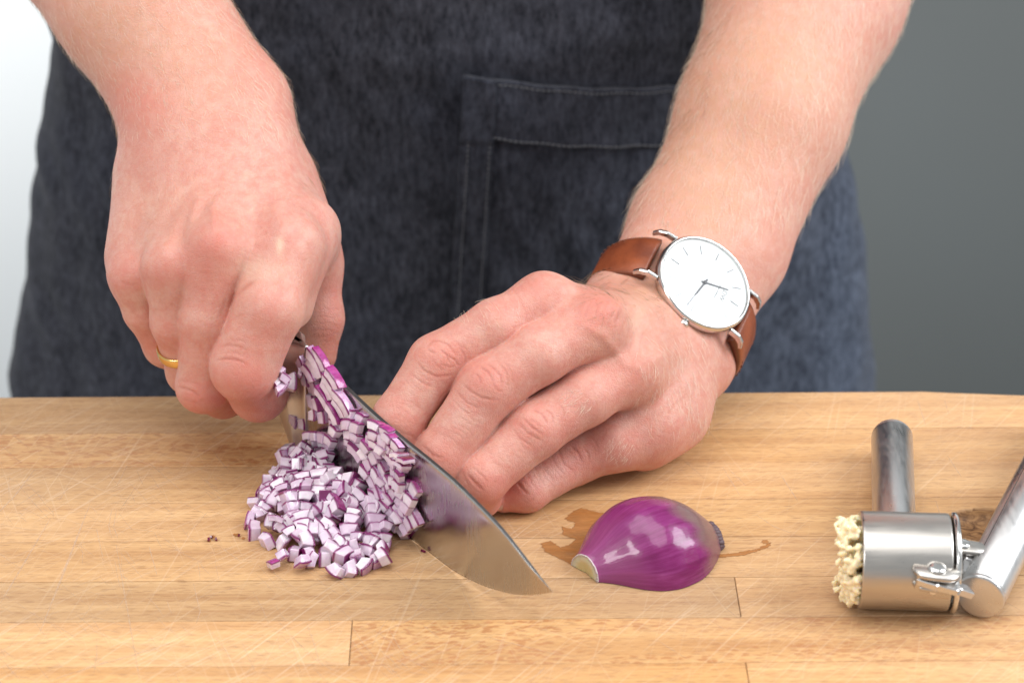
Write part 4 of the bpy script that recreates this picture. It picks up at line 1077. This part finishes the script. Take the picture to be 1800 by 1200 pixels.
for k in range(16):
    a = math.pi*(k+.5)/16; d = OS*math.cos(a)+np.array([0, 0, 1])*math.sin(a)
    p0 = O0+OA*(OL*.955)+d*6.8; p1 = O0+OA*(OL*.995)+d*(6.0+rng.normal(0, .3)); p2 = O0+OA*(OL+.6+rng.random()*.8)+d*(4.8+rng.normal(0, .5))
    p0[2] = max(p0[2], .9); p1[2] = max(p1[2], .9); p2[2] = max(p2[2], .9)
    tube(mb, [p0, p1, p2], [.9, 1.25, .35], 6)
lathe(mb, O0+OA*(OL*.96)+np.array([0, 0, .3]), OA, [(0, 6.2), (1.5, 5.6), (2.4, 4.2), (2.6, .05)], 24, a0=0, a1=2*math.pi, caps=False)
dsm = NT('dried_stem'); co = dsm.coord('Object'); dsm.set(Base_Color=dsm.mix(dsm.noise(co, 700, 3), (.05, .035, .045), (.17, .10, .11)), Roughness=.6); mb.build('stem_stub', dsm.mat, onion)

# ------------------------------------------------------------------ diced red onion
def flesh_mat():
    n = NT('onion_flesh'); co = n.coord('Object'); m = n.attr('mem'); oi = n.new('ShaderNodeObjectInfo')
    a = n.noise(n.mapping(co, (300, 300, 300)), 1, 3, .6)
    st = n.noise(n.mapping(co, (1500, 200, 200)), 1, 2, .6)
    base = n.mix(n.math('MULTIPLY', oi.outputs['Random'], .9), (.82, .75, .80), (.60, .44, .57))
    base = n.mix(n.maprange(a, .4, .7, 0, .4), base, (.52, .32, .50))
    col = n.mix(n.maprange(m, .08, .62), base, (.21, .02, .13))
    n.set(Base_Color=col, Roughness=.22, Normal=n.bump(n.math('ADD', a, st), .25, .0004))
    b = n.bsdf; b.inputs['Subsurface Weight'].default_value = .8; b.inputs['Subsurface Radius'].default_value = (1, .7, .9); b.inputs['Subsurface Scale'].default_value = .0012
    b.inputs['Coat Weight'].default_value = .6; b.inputs['Coat Roughness'].default_value = .08; b.inputs['Subsurface Scale'].default_value = .0009
    return n.mat
M_FLESH = flesh_mat()
def film(name, c1, c2, rough=.22):
    n = NT(name); co = n.coord('Object'); a = n.noise(n.mapping(co, (900, 250, 250)), 1, 3, .6)
    n.set(Base_Color=n.mix(n.maprange(a, .35, .65), c1, c2), Roughness=rough); n.bsdf.inputs['Subsurface Weight'].default_value = .4; n.bsdf.inputs['Subsurface Scale'].default_value = .001
    n.bsdf.inputs['Coat Weight'].default_value = .3; return n.mat
M_LILAC = film('lilac_layer', (.50, .25, .45), (.62, .42, .59)); M_MAG = film('magenta_skin', (.30, .02, .17), (.40, .07, .27)); M_DEEP = film('deep_wine_skin', (.10, .008, .03), (.17, .014, .06), .16)
def dice_mesh(name, a, b, c, R, skin, seed, mk=None):
    """piece of an onion layer: a along the arc, b across (cut to cut), c through the layer; centred"""
    r = np.random.default_rng(seed); na = 5; mk = r.choice([1, 1, .85, .55]); mk0 = r.choice([.8, .4, .1]); lv = [(0, mk0), (.09, .2*mk0), (.72, .03), (.86, .6*mk), (1, mk)]; P = []; mem = []
    sk0, sk1 = r.normal(0, .10), r.normal(0, .10); tp = r.uniform(.82, 1.05); bulge = .14
    for yb in (-1, 1):
        for (l, mv) in lv:
            for i in range(na):
                u = i/(na-1)*2-1; rad = R+c*(l-.5); th = u*a/2/R*(1+(l-.5)*.10)
                x = rad*math.sin(th)*(tp if yb > 0 else 1)+sk0*c*(l-.5)*2+r.normal(0, .04); z = rad*math.cos(th)-R+sk1*u*a*.3
                y = yb*(b/2)*(1+.05*r.normal())+sk1*x*.5+yb*bulge*(0 if l in (0, 1) else 1)
                P.append((x, y, z)); mem.append(mv if True else 0)
    F_ = []; MI = []; nl = len(lv); S = nl*na
    for l in range(nl-1):
        for i in range(na-1):
            q = l*na+i; F_.append([q, q+1, q+na+1, q+na]); MI.append(0); F_.append([q+S, q+S+na, q+S+na+1, q+S+1]); MI.append(0)
        for i in (0, na-1):
            q = l*na+i; f = [q, q+na, q+na+S, q+S]; F_.append(f if i == 0 else f[::-1]); MI.append(0)
    for i in range(na-1):
        q = (nl-1)*na+i; F_.append([q, q+1, q+1+S, q+S]); MI.append(1)
        q = i; F_.append([q, q+S, q+1+S, q+1]); MI.append(0)
    me = bpy.data.meshes.new(name); me.from_pydata([tuple(float(k)*MM for k in p) for p in P], [], F_)
    me.materials.append(M_FLESH); me.materials.append(skin); me.polygons.foreach_set('material_index', np.array(MI, dtype=np.int32))
    at = me.attributes.new('mem', 'FLOAT', 'POINT'); at.data.foreach_set('value', np.array(mem, dtype=np.float32)); me.update()
    bm = bmesh.new(); bm.from_mesh(me); bm.normal_update()
    ed = [e for e in bm.edges if len(e.link_faces) == 2 and e.calc_face_angle(0) > .6]
    bmesh.ops.bevel(bm, geom=ed, offset=r.uniform(.16, .30)*MM, segments=2, profile=.6, affect='EDGES', clamp_overlap=True)
    bm.to_mesh(me); bm.free(); me.polygons.foreach_set('use_smooth', np.ones(len(me.polygons), bool)); me.update(); return me
def meshset(a, b, c, R, n, tag_):
    out = []
    for k in range(n):
        sk = M_MAG if k % 4 == 3 else M_LILAC
        out.append(dice_mesh('diced_'+tag_, a*rng.uniform(.9, 1.1), b*rng.uniform(.85, 1.1), c*rng.uniform(.92, 1.06), R*rng.uniform(.8, 1.3), sk, int(rng.integers(1e6))))
    return out
SETS = {'dice': meshset(5.5, 4.6, 4.1, 11, 20, 'onion'), 'thin': meshset(5.3, 2.6, 4.0, 12, 10, 'onion'), 'long': meshset(9.5, 3.4, 3.6, 15, 8, 'slice'), 'chip': meshset(6.0, 2.6, 3.4, 9, 6, 'chip'), 'wine': [dice_mesh('dark_dice', 5.2, 4, 1.7, 9, M_DEEP, k) for k in range(3)], 'mag': [dice_mesh('skin_dice', 5.4, 4, 3.2, 11, M_MAG, 40+k) for k in range(4)]}
LB = dict(
 blade=('small onion cube sticking to the flat of the knife blade', 'onion cubes clinging to the knife blade'),
 heel=('onion scrap caught between the curled index finger and the knife bolster', 'onion scraps at the knife bolster'),
 pile=('small pale purple onion cube in the heap beside the blade', 'onion cubes heaped on the board'),
 edge=('pale onion cube lying loose at the edge of the heap', 'loose onion cubes round the heap'),
 slice=('long curved onion slice standing against the upper knife blade', 'curved onion slices on the upper blade'))
NP = [0]; STK = []
def put(kind, pos, ex, ey, ez, lab, scale=1.0):
    if kind == 'dice' and lab in ('blade', 'slice'): kind = 'thin'
    me = SETS[kind][int(rng.integers(len(SETS[kind])))]
    o = bpy.data.objects.new('diced_onion_piece', me); COL.objects.link(o)
    ex, ey, ez = [Vector(q) for q in (ex, ey, ez)]; p = Vector(np.array(pos)*MM)
    s = scale
    o.matrix_world = Matrix(((ex.x*s, ey.x*s, ez.x*s, p.x), (ex.y*s, ey.y*s, ez.y*s, p.y), (ex.z*s, ey.z*s, ez.z*s, p.z), (0, 0, 0, 1)))
    l, g = LB[lab] if isinstance(lab, str) else lab
    tag(o, l, 'onion piece', g); NP[0] += 1; STK.append(o); return o
def basis(angle, ey, jit=0.0):
    """ez = radial direction at the given image angle, made perpendicular to ey"""
    a = math.radians(angle); z = RT*math.cos(a)-UP*math.sin(a); ey = nrm(np.array(ey)+rng.normal(0, jit, 3)); z = nrm(z-ey*(z@ey)+rng.normal(0, jit, 3)); z = nrm(z-ey*(z@ey)); x = np.cross(ey, z)
    return x, ey, z
def cluster(px, py, angle, nx, nz, kind, lab, h=None, n_off=2.4, pitch=(4.5, 3.15), bend=.10, jit=.05, ey=None, drop=.0, mag_top=.3):
    """a little stack of neighbouring layers, still lying the way the knife left them"""
    if lab in ('blade', 'slice', 'heel') or h is None:
        r = ray(px, py); t = ((HEEL+KN*n_off-CAM)@KN)/(r@KN); c = CAM+r*t; e = KN if ey is None else ey
    else:
        c = G(px, py, h); e = ey if ey is not None else nrm(-FW+UP*.25)
        n_ = (c-HEEL)@KN
        if n_ < n_off+.8: r = ray(px, py); t = ((HEEL+KN*(n_off+.8)-CAM)@KN)/(r@KN); c = CAM+r*t
    a_ = math.radians(angle); e = nrm(e+(RT*math.cos(a_)-UP*math.sin(a_))*(.30 if lab in ('blade', 'slice') else .12)); X, Y, Z = basis(angle, e, jit)
    for i in range(nx):
        for k in range(nz):
            if rng.random() < drop: continue
            u = i-(nx-1)/2; v = k-(nz-1)/2; th = u*bend*1.6
            x2 = X*math.cos(th)-Z*math.sin(th); z2 = Z*math.cos(th)+X*math.sin(th)
            p = c+X*(u*pitch[0])+z2*(v*pitch[1])-Z*abs(u)**1.5*.35+Y*rng.normal(0, .5)+rng.normal(0, .15, 3)
            p[2] = max(p[2], 2.3)
            kd = kind
            if k == nz-1 and kind == 'dice' and rng.random() < mag_top: kd = 'mag'
            xx, yy, zz = x2, Y, z2
            j = rng.normal(0, jit*1.2, 3); zz = nrm(zz+j); yy = nrm(yy-zz*(yy@zz)); xx = np.cross(yy, zz)
            put(kd, p, xx, yy, zz, lab, rng.uniform(.84, 1.1))
# on the upper blade
ORD = ['topmost', 'second from the top', 'third from the top', 'fourth from the top', 'fifth from the top', 'sixth from the top', 'seventh from the top', 'eighth from the top', 'ninth from the top', 'tenth from the top', 'eleventh from the top', 'twelfth from the top', 'thirteenth from the top', 'lowest but one', 'lowest']
def stack(desc, *a, **k):
    n0 = len(STK); cluster(*a, **k); mine = STK[n0:]
    bpy.context.view_layer.update()
    mine.sort(key=lambda o: proj(np.array(o.matrix_world.translation)/MM)[1])
    for i, o in enumerate(mine):
        c = 'magenta onion cube' if o.data.name.startswith('skin') or o.data.materials[1] is M_MAG else ('curved onion slice' if 'slice' in o.data.name else 'pale onion cube')
        o['label'] = '%s, %s %s' % (c, ORD[min(i, 14)], desc)
P5 = (5.2, 3.85)
stack('in the stack beside the index finger', 540, 652, -15, 2, 2, 'dice', 'blade', pitch=(6, 3.9))
stack('of the slices at the very top', 556, 642, -28, 1, 4, 'long', 'slice', pitch=(8, 3.2), n_off=3.0)
stack('of the slices below the top', 582, 680, -26, 1, 4, 'long', 'slice', pitch=(8, 3.6), n_off=3.6)
stack('of the slices reaching the spine', 598, 716, -30, 1, 3, 'long', 'slice', pitch=(8, 3.8), n_off=3.8)
stack('in the stack under the top slices', 556, 706, -10, 3, 2, 'dice', 'blade', pitch=P5)
stack('in the row below the upper slices', 592, 742, -60, 2, 2, 'dice', 'blade', pitch=P5)
stack('in the stack nearest the spine', 622, 748, -72, 2, 3, 'dice', 'blade', pitch=(5, 3.4), n_off=3.6)
stack('in the row above the bare steel', 562, 766, -82, 4, 1, 'dice', 'blade', pitch=(4.9, 3.6), mag_top=.5, n_off=3.4)
stack('beside the bolster', 522, 742, 5, 1, 2, 'dice', 'blade', mag_top=0, pitch=(5, 4))
stack('left of the bare steel', 563, 805, -88, 3, 4, 'dice', 'blade', pitch=(5.2, 3.9), bend=.07, n_off=3.2)
stack('of the slices curving over the bare steel', 626, 778, -50, 2, 2, 'long', 'slice', pitch=(6, 3.6))
for (x, y, a, nx, nz, k, d) in ((668, 768, -60, 2, 3, 'dice', 'topping the wide column'), (652, 795, -35, 2, 3, 'dice', 'at the left edge of the wide column'), (688, 790, -50, 2, 3, 'dice', 'near the dark skins'), (664, 835, -40, 3, 3, 'dice', 'in the middle of the wide column'), (700, 830, -45, 2, 3, 'dice', 'at the right of the wide column'),
                             (716, 870, -55, 2, 3, 'dice', 'beside the mirror blade'), (684, 875, -50, 3, 3, 'dice', 'in the lower wide column'), (716, 908, -30, 2, 3, 'dice', 'low in the column'), (686, 912, -65, 2, 2, 'dice', 'at the foot of the wide column')):
    stack(d, x, y, a, nx, nz, k, 'blade', pitch=(4.9, 3.6), n_off=3.0+.8*rng.random(), jit=.09)
# the heap on the board
def hh(px, py): return float(np.interp(py, [800, 850, 900, 950, 985, 1020], [17, 12, 8, 5, 3.2, 2.3])*np.clip((px-425)/90, .18, 1))
for (x, y, a, nx, nz, d) in ((560, 850, -95, 3, 3, 'at the left of the heap crest'), (606, 858, -72, 2, 3, 'at the right of the heap crest'), (512, 872, -96, 2, 3, 'in the left block of the heap'), (536, 890, -84, 3, 3, 'in the regular rows of the heap'), (484, 866, -135, 2, 2, 'at the upper left of the heap'), (466, 890, -50, 1, 3, 'at the left shoulder of the heap'),
                          (578, 896, -60, 2, 3, 'in the centre of the heap'), (606, 892, -20, 1, 3, 'right of the heap centre'), (634, 884, -35, 2, 2, 'between heap and blade'), (656, 915, -86, 1, 5, 'in the neat chevron stack'), (618, 925, -80, 1, 4, 'in the upright stack of the heap'), (576, 936, -40, 2, 2, 'in the front middle of the heap'),
                          (520, 922, -115, 2, 2, 'in the front left of the heap'), (492, 922, -160, 1, 3, 'at the lower left of the heap'), (548, 930, -70, 2, 2, 'just left of the front middle'), (540, 960, -30, 2, 1, 'at the front left foot of the heap'), (598, 966, -50, 2, 2, 'at the front foot of the heap'), (640, 955, -70, 2, 2, 'at the right foot of the heap'), (676, 935, -80, 1, 2, 'at the foot of the blade')):
    h = hh(x, y); stack(d, x, y, a+rng.normal(0, 6), nx, nz, 'dice', 'pile', h=h, jit=.06, ey=nrm(-FW*.8+UP*(.1+.45*rng.random())+RT*rng.normal(-.1, .3)), pitch=(5.25, 3.95), mag_top=.4, bend=.12)
def tumbled(n_):
    """single cubes tumbled over the heap"""
    n0 = len(STK); k = 0
    while k < n_:
        x, y = rng.uniform(448, 690), rng.uniform(838, 990)
        if x > 640 and y < 860: continue
        h = hh(x, y)+1.2; c = G(x, y, h)
        if (c-HEEL)@KN < 4: continue
        X, Y, Z = basis(rng.uniform(0, 360), nrm(-FW*.6+UP*.5+rng.normal(0, .5, 3)), .1); put('dice' if rng.random() < .8 else 'mag', c, X, Y, Z, 'pile', rng.uniform(.8, 1.08)); k += 1
    bpy.context.view_layer.update(); mine = STK[n0:]; mine.sort(key=lambda o: proj(np.array(o.matrix_world.translation)/MM)[0])
    w_ = ['pale', 'magenta']
    for i, o in enumerate(mine):
        y = proj(np.array(o.matrix_world.translation)/MM)[1]; zone = 'rear' if y < 885 else ('middle' if y < 935 else 'front')
        o['label'] = '%s onion cube tumbled on the %s of the heap, %s from the left overall' % (w_[o.data.name.startswith('skin')], zone, ORDN[i])
ORDN = [a_+b_ for a_, b_ in [('', q) for q in 'first second third fourth fifth sixth seventh eighth ninth tenth eleventh twelfth thirteenth fourteenth fifteenth sixteenth seventeenth eighteenth nineteenth twentieth'.split()]]+[t+'-'+u for t in ('twenty', 'thirty', 'forty', 'fifty') for u in 'first second third fourth fifth sixth seventh eighth ninth'.split()]
tumbled(26)
def loose(px, py, h, lab, kind='dice', ang=None, ey=None, sc=1.0):
    e = ey if ey is not None else nrm(np.array([rng.normal(0, .4), rng.normal(-.3, .4), 1.0])); x, y, z = basis(rng.uniform(0, 360) if ang is None else ang, e, .05); o = put(kind, G(px, py, h), x, y, z, lab, sc); return o
for (x, y, k) in ((486, 835, 'dice'), (472, 846, 'dice'), (500, 840, 'mag'), (462, 868, 'dice'), (450, 884, 'mag'), (452, 905, 'dice'), (438, 915, 'mag'), (446, 932, 'dice'), (470, 950, 'dice'), (498, 952, 'dice'),
                  (518, 972, 'dice'), (548, 985, 'mag'), (570, 978, 'dice'), (592, 1003, 'dice'), (616, 1000, 'dice'), (640, 996, 'dice'), (663, 985, 'dice'), (668, 960, 'dice'), (678, 955, 'dice'), (652, 940, 'dice'), (706, 935, 'mag'), (730, 932, 'dice')):
    loose(x, y, 2.2, 'edge', k)
for (x, y, k, s) in ((478, 632, 'chip', 1.0), (488, 650, 'chip', .9), (500, 664, 'dice', .8), (482, 668, 'chip', 1.1), (512, 672, 'dice', 1.0), (496, 680, 'chip', 1.0), (528, 655, 'mag', .6)):
    p = V(x, y, 906 if x < 505 else 918); X, Y, Z = basis(rng.uniform(-60, 60), nrm(-FW+RT*.3+UP*.4), .2); put(k, p, X, Y, Z, 'heel', s)
W1 = ('dark wine red onion skin piece standing out at the top of the blade heap', 'dark outer skin pieces'); 
for (x, y, a) in ((700, 798, -30), (712, 806, -20), (706, 815, -10)):
    r = ray(x, y); t = ((HEEL+KN*6.0-CAM)@KN)/(r@KN); X, Y, Z = basis(a-60, nrm(KN+UP*.3), .1); put('wine', CAM+r*t, X, Y, Z, W1, 1.1)
for (x, y) in ((468, 858), (480, 872)): loose(x, y, 6, ('dark wine red onion skin piece in the left side of the heap', 'dark skin pieces in the heap'), 'wine', ey=nrm(-FW))
loose(486, 910, 9, ('nearly black glossy onion skin fold at the left of the heap', None), 'wine', -80, nrm(-FW), 1.25)
bpy.context.view_layer.update()
O2 = ['first', 'second', 'third', 'fourth', 'fifth', 'sixth', 'seventh', 'eighth', 'ninth', 'tenth', 'eleventh', 'twelfth', 'thirteenth', 'fourteenth', 'fifteenth', 'sixteenth', 'seventeenth', 'eighteenth', 'nineteenth', 'twentieth', 'twenty-first', 'twenty-second', 'twenty-third']
for key, phr, ax_ in (('loose onion cubes round the heap', 'loose onion cube, %s from the left along the edge of the heap', 0), ('onion scraps at the knife bolster', 'onion scrap at the bolster, %s from the left beside the index finger', 0),
                 ('dark outer skin pieces', 'dark wine red skin piece near the knife spine, %s from the left', 0), ('dark skin pieces in the heap', 'dark wine red skin piece in the left heap, %s from the left', 0)):
    m = sorted([o for o in STK if o.get('group') == key], key=lambda o: proj(np.array(o.matrix_world.translation)/MM)[ax_])
    for i, o in enumerate(m): o['label'] = ('magenta ' if 'skin' in o.data.name and key[0] == 'l' else ('pale ' if key[0] == 'l' else ''))+phr % O2[i]
print('pieces', NP[0])
# lower pieces buried inside the heap, one mass nobody could count
mb = MB(); base = SETS['dice'][0]; bv = np.array([v.co[:] for v in base.vertices])/MM; bf = [list(p.vertices) for p in base.polygons]; bm_ = [p.material_index for p in base.polygons]; mems = []
bmem = np.zeros(len(bv), dtype=np.float32); base.attributes['mem'].data.foreach_get('value', bmem)
ok = 0
while ok < 230:
    x, y = rng.uniform(455, 735), rng.uniform(790, 985); h = hh(x, y)-4.6
    if x > 640+(y-790)*.35+60 or (x < 500 and y < 850): continue
    h = rng.uniform(.15, 1.0)*max(h, 0)
    if h < 2.0: continue
    c = G(x, y, h); n_ = (c-HEEL)@KN
    if n_ < 3.5: continue
    X, Y, Z = basis(rng.uniform(0, 360), rng.normal(0, 1, 3), .1); M3 = np.stack([X, Y, Z], 1); q = bv@M3.T+c
    b = len(mb.v); mb.v += [tuple(v) for v in q]; mb.f += [[i+b for i in f] for f in bf]; mb.m += bm_; mems.append(bmem); ok += 1
o = mb.build('diced_onion', [M_FLESH, M_LILAC], None, False); at = o.data.attributes.new('mem', 'FLOAT', 'POINT'); at.data.foreach_set('value', np.concatenate(mems)); tag(o, 'mass of diced red onion buried inside the heap against the blade', 'diced onion', None, 'stuff')
# tiny crumbs
mb = MB()
for (x, y) in ((745, 957), (748, 962), (744, 968), (372, 943), (380, 947), (367, 948), (592, 925), (420, 940)):
    X, Y, Z = basis(rng.uniform(0, 360), (0, 0, 1), .2); box(mb, G(x, y, .5), X, Y, Z, rng.uniform(.5, 1.0), rng.uniform(.3, .6), .35)
o = mb.build('onion_crumb', M_DEEP, None, False); tag(o, 'tiny dark purple onion skin crumbs scattered on the board', 'crumbs', None, 'stuff')

# ------------------------------------------------------------------ garlic press
PB0 = G(1509, 983, 16.9); PB1 = G(1683, 988, 16.9); PX = nrm(PB1-PB0); PLn = np.linalg.norm(PB1-PB0)
press = empty('garlic_press', (PB0+PB1)/2*np.array([1, 1, 0]), 'stainless steel garlic press with round chamber and two tube handles, lying open', 'garlic press')
mb = MB(); L_ = PLn*.905
lathe(mb, PB0, PX, [(1.6, 15.2), (.5, 15.3), (0, 15.7), (0, 16.3), (.35, 16.7), (1.0, 16.7), (L_-1.0, 16.7), (L_-.35, 16.6), (L_-.1, 16.2), (L_-.1, 15.4), (L_-2, 15.2), (L_-10, 15.2), (L_-10, 0.01)], 96, caps=False)
mb.build('chamber', M_PRESS, press)
mb = MB(); lathe(mb, PB0, PX, [(1.5, 15.3), (1.5, .01)], 48, caps=False); mb.build('strainer_plate', M_PRESS, press)
mb = MB(); lathe(mb, PB0+PX*(L_+.55), PX, [(0, .01), (0, 16.3), (.3, 17.0), (.9, 17.25), (1.6, 17.25), (2.0, 16.9), (2.0, 15.5), (1.2, 15.2), (1.2, .01)], 96, caps=False); mb.build('rim', M_CHROME, press)
HN0 = PB0+PX*(PLn*.36)+np.array([0, 8, -4.0]); 
ha = G(1571, 905, 14.0); hb = G(1568, 770, 9.0); hd = nrm(hb-ha); ha = ha-hd*12; hl = np.linalg.norm(hb-ha)
mb = MB(); lathe(mb, ha, hd, [(0, 7.6), (hl-1.2, 7.75), (hl-1.0, 7.6), (hl-.8, 7.75), (hl, 7.75), (hl+1.2, 7.4), (hl+1.9, 6.3), (hl+2.2, 4.0), (hl+2.3, .01)], 64, caps=False); mb.build('handle', M_TUBE, press)
ta = G(1722, 1047, 9.4); tb = G(1806, 880, 12.0); td = nrm(tb-ta)
mb = MB(); lathe(mb, ta, td, [(-.7, .01), (-.7, 7.6), (-.45, 8.35), (.1, 8.6), (.9, 8.6), (1.0, 8.4), (1.15, 8.6), (135, 8.6), (136, 8.2), (136.2, .01)], 64, caps=False); mb.build('handle', M_TUBE, press)
ux = nrm(np.cross(td, [0, 0, 1])); uz = np.cross(ux, td)
mb = MB(); sd = nrm(uz*.86-ux*.5); 
for a_, b_ in ((12, 133),): tube(mb, [ta+td*a_+sd*8.56, ta+td*b_+sd*8.56], .16, 6)
mb.build('seam', M_DARK, press)
# hinge: forked lugs, pins and the lever that carries the second handle
lx = nrm(PX*.95-UP*.10); ln_ = nrm(UP*.82-FW*.55); ln_ = nrm(ln_-lx*(ln_@lx)); ly = np.cross(ln_, lx)
def plate(name, c, L, Wd, T, mat=M_PRESS, ax=lx, n_=ln_):
    y_ = np.cross(n_, ax); mb = MB(); P = []; F_ = []; k_ = 28; bev = .45
    for (h, ins) in ((-T, bev), (-T+bev, 0), (T-bev, 0), (T, bev)):
        for k in range(k_):
            a = 2*math.pi*k/k_; x = math.cos(a); y = math.sin(a)
            sx = (L-Wd)*(1 if x > 0 else -1) if abs(x) > 1e-6 else 0
            P.append(c+ax*(sx+x*(Wd-ins))+y_*(y*(Wd-ins))+n_*h)
    for i in range(3):
        for k in range(k_): F_.append([i*k_+k, i*k_+(k+1) % k_, (i+1)*k_+(k+1) % k_, (i+1)*k_+k])
    F_ += [list(range(k_))[::-1], [3*k_+k for k in range(k_)]]
    mb.add(P, F_); return mb.build(name, mat, press)
def pin(c, r=2.9, h=1.4, n_=ln_, nm='pin'):
    mb = MB(); lathe(mb, c, n_, [(-7, r*.6), (0, r*.6), (0, r), (h*.5, r), (h*.85, r*.82), (h, r*.45), (h*1.02, .01)], 32, caps=False); mb.build(nm, M_CHROME, press)
cB = V(1592, 985, 886)   # centre of the chamber in depth
dl = proj((PB0+PB1)/2)[2]
l1 = V(1646, 1003, dl-17.5); plate('lug', l1, 8.0, 4.9, .95); pin(l1+ln_*.95, 3.3, 1.5)
plate('lug', l1-ln_*5.2+lx*.5, 8.0, 4.6, .9)
mb = MB(); box(mb, l1-ln_*2.6-lx*5.6+ly*(-1.5), ly, ln_, lx, 2.6, 3.3, .9, bev=.25); mb.build('lug_web', M_PRESS, press, False)
mb = MB()
lp = [V(1618, 1004, dl-18.5)-ln_*2.4, V(1650, 1016, dl-19.5)-ln_*2.0, V(1682, 1028, dl-19)-ln_*1.2, V(1702, 1040, dl-14)]
for k in range(3):
    a_, b_ = lp[k], lp[k+1]; ax = nrm(b_-a_); n2_ = nrm(ln_-ax*(ln_@ax)); box(mb, (a_+b_)/2, ax, np.cross(n2_, ax), n2_, np.linalg.norm(b_-a_)/2+.6, 3.2-.3*k, 1.35, bev=.5)
mb.build('lever', M_TUBE, press, False)
l2 = V(1700, 962, dl+6); plate('lug', l2, 6.5, 3.4, 1.0); pin(l2+ln_*1.0-lx*1.5, 2.4, 1.3)
plate('lug', l2-ln_*5.5+lx*1.5, 8.0, 3.2, .9)
mb = MB(); a_, b_ = V(1696, 968, dl+4)-ln_*2.2, V(1752, 985, dl+6)-ln_*2.5; ax = nrm(b_-a_); n2_ = nrm(ln_-ax*(ln_@ax)); box(mb, (a_+b_)/2, ax, np.cross(n2_, ax), n2_, np.linalg.norm(b_-a_)/2, 2.6, 1.3, bev=.4); mb.build('lever', M_TUBE, press, False)
mb = MB(); a_, b_ = V(1690, 1000, dl+2), V(1742, 1012, dl+2); ax = nrm(b_-a_); box(mb, (a_+b_)/2, ax, ln_, np.cross(ax, ln_), np.linalg.norm(b_-a_)/2, 2.2, 3.0, bev=.4); mb.build('lever_web', M_DARK if False else M_TUBE, press, False)
pin(V(1640, 1035, dl-16.5), 1.9, 1.2, nrm(-FW), 'rivet')

# minced garlic squeezed out of the strainer
gr = np.random.default_rng(5); W_ = []
py_ = np.cross(PX, [0, 0, 1.0]); pz_ = np.array([0, 0, 1.0])
cl = [(gr.uniform(-11.5, 11.5), gr.uniform(-12.5, 12.5), gr.uniform(3.0, 8.5)) for _ in range(9)]
for k in range(480):
    a = gr.uniform(0, 2*math.pi); r_ = 14.8*math.sqrt(gr.random()); yy, zz = math.cos(a)*r_, math.sin(a)*r_
    H_ = 2.2+sum(hc*math.exp(-((yy-cy)**2+(zz-cz)**2)/16.0) for cy, cz, hc in cl); H_ = min(H_, 8.6)
    p = PB0+PX*1.0+py_*yy+pz_*zz-PX*(H_*gr.uniform(.35, 1.0)); d = nrm(gr.normal(0, 1, 3)-PX*.6); pts = [p]
    for i in range(2): d = nrm(d+gr.normal(0, .7, 3)); q = pts[-1]+d*gr.uniform(.5, 1.3); q[2] = max(q[2], .7); pts.append(q)
    pts[0][2] = max(pts[0][2], .7); W_.append((pts, gr.uniform(.5, .95)))
for k in range(60):
    a = gr.uniform(0, 2*math.pi); r_ = 14.2*math.sqrt(gr.random()); yy, zz = math.cos(a)*r_, math.sin(a)*r_
    p = PB0+PX*1.2+py_*yy+pz_*zz; H_ = min(9.5, 2.2+sum(hc*math.exp(-((yy-cy)**2+(zz-cz)**2)/16.0) for cy, cz, hc in cl)); W_.append(([p, p-PX*H_*.45, p-PX*H_*.8], 1.45))
def sdf_g(P):
    d = np.full(len(P), 50.0)
    for pts, r_ in W_:
        for i in range(len(pts)-1):
            m = np.abs(P-pts[i]).max(1) < 6
            if m.any(): d[m] = smin(d[m], cone(P[m], pts[i], pts[i+1], r_, r_*.85), .75)
    return d
gp, gq = sparse_mesh(sdf_g, PB0+np.array([-14, -19, -18.0]), PB0+np.array([3, 19, 18.0]), .34)
gm = NT('minced_garlic_flesh'); co = gm.coord('Object'); ga = gm.noise(co, 500, 3, .6); gm.set(Base_Color=gm.mix(gm.maprange(ga, .35, .7), (.87, .77, .54), (.80, .67, .42)), Roughness=.25, Normal=gm.bump(ga, .4, .0005))
gm.bsdf.inputs['Subsurface Weight'].default_value = .8; gm.bsdf.inputs['Subsurface Scale'].default_value = .0012; gm.bsdf.inputs['Subsurface Radius'].default_value = (1, .8, .35)
go = mesh_obj('minced_garlic', gp, gq.tolist(), gm.mat); tag(go, 'pale yellow minced garlic pressed out of the strainer of the garlic press', 'garlic', None, 'stuff')
print('done', time.time()-T0)
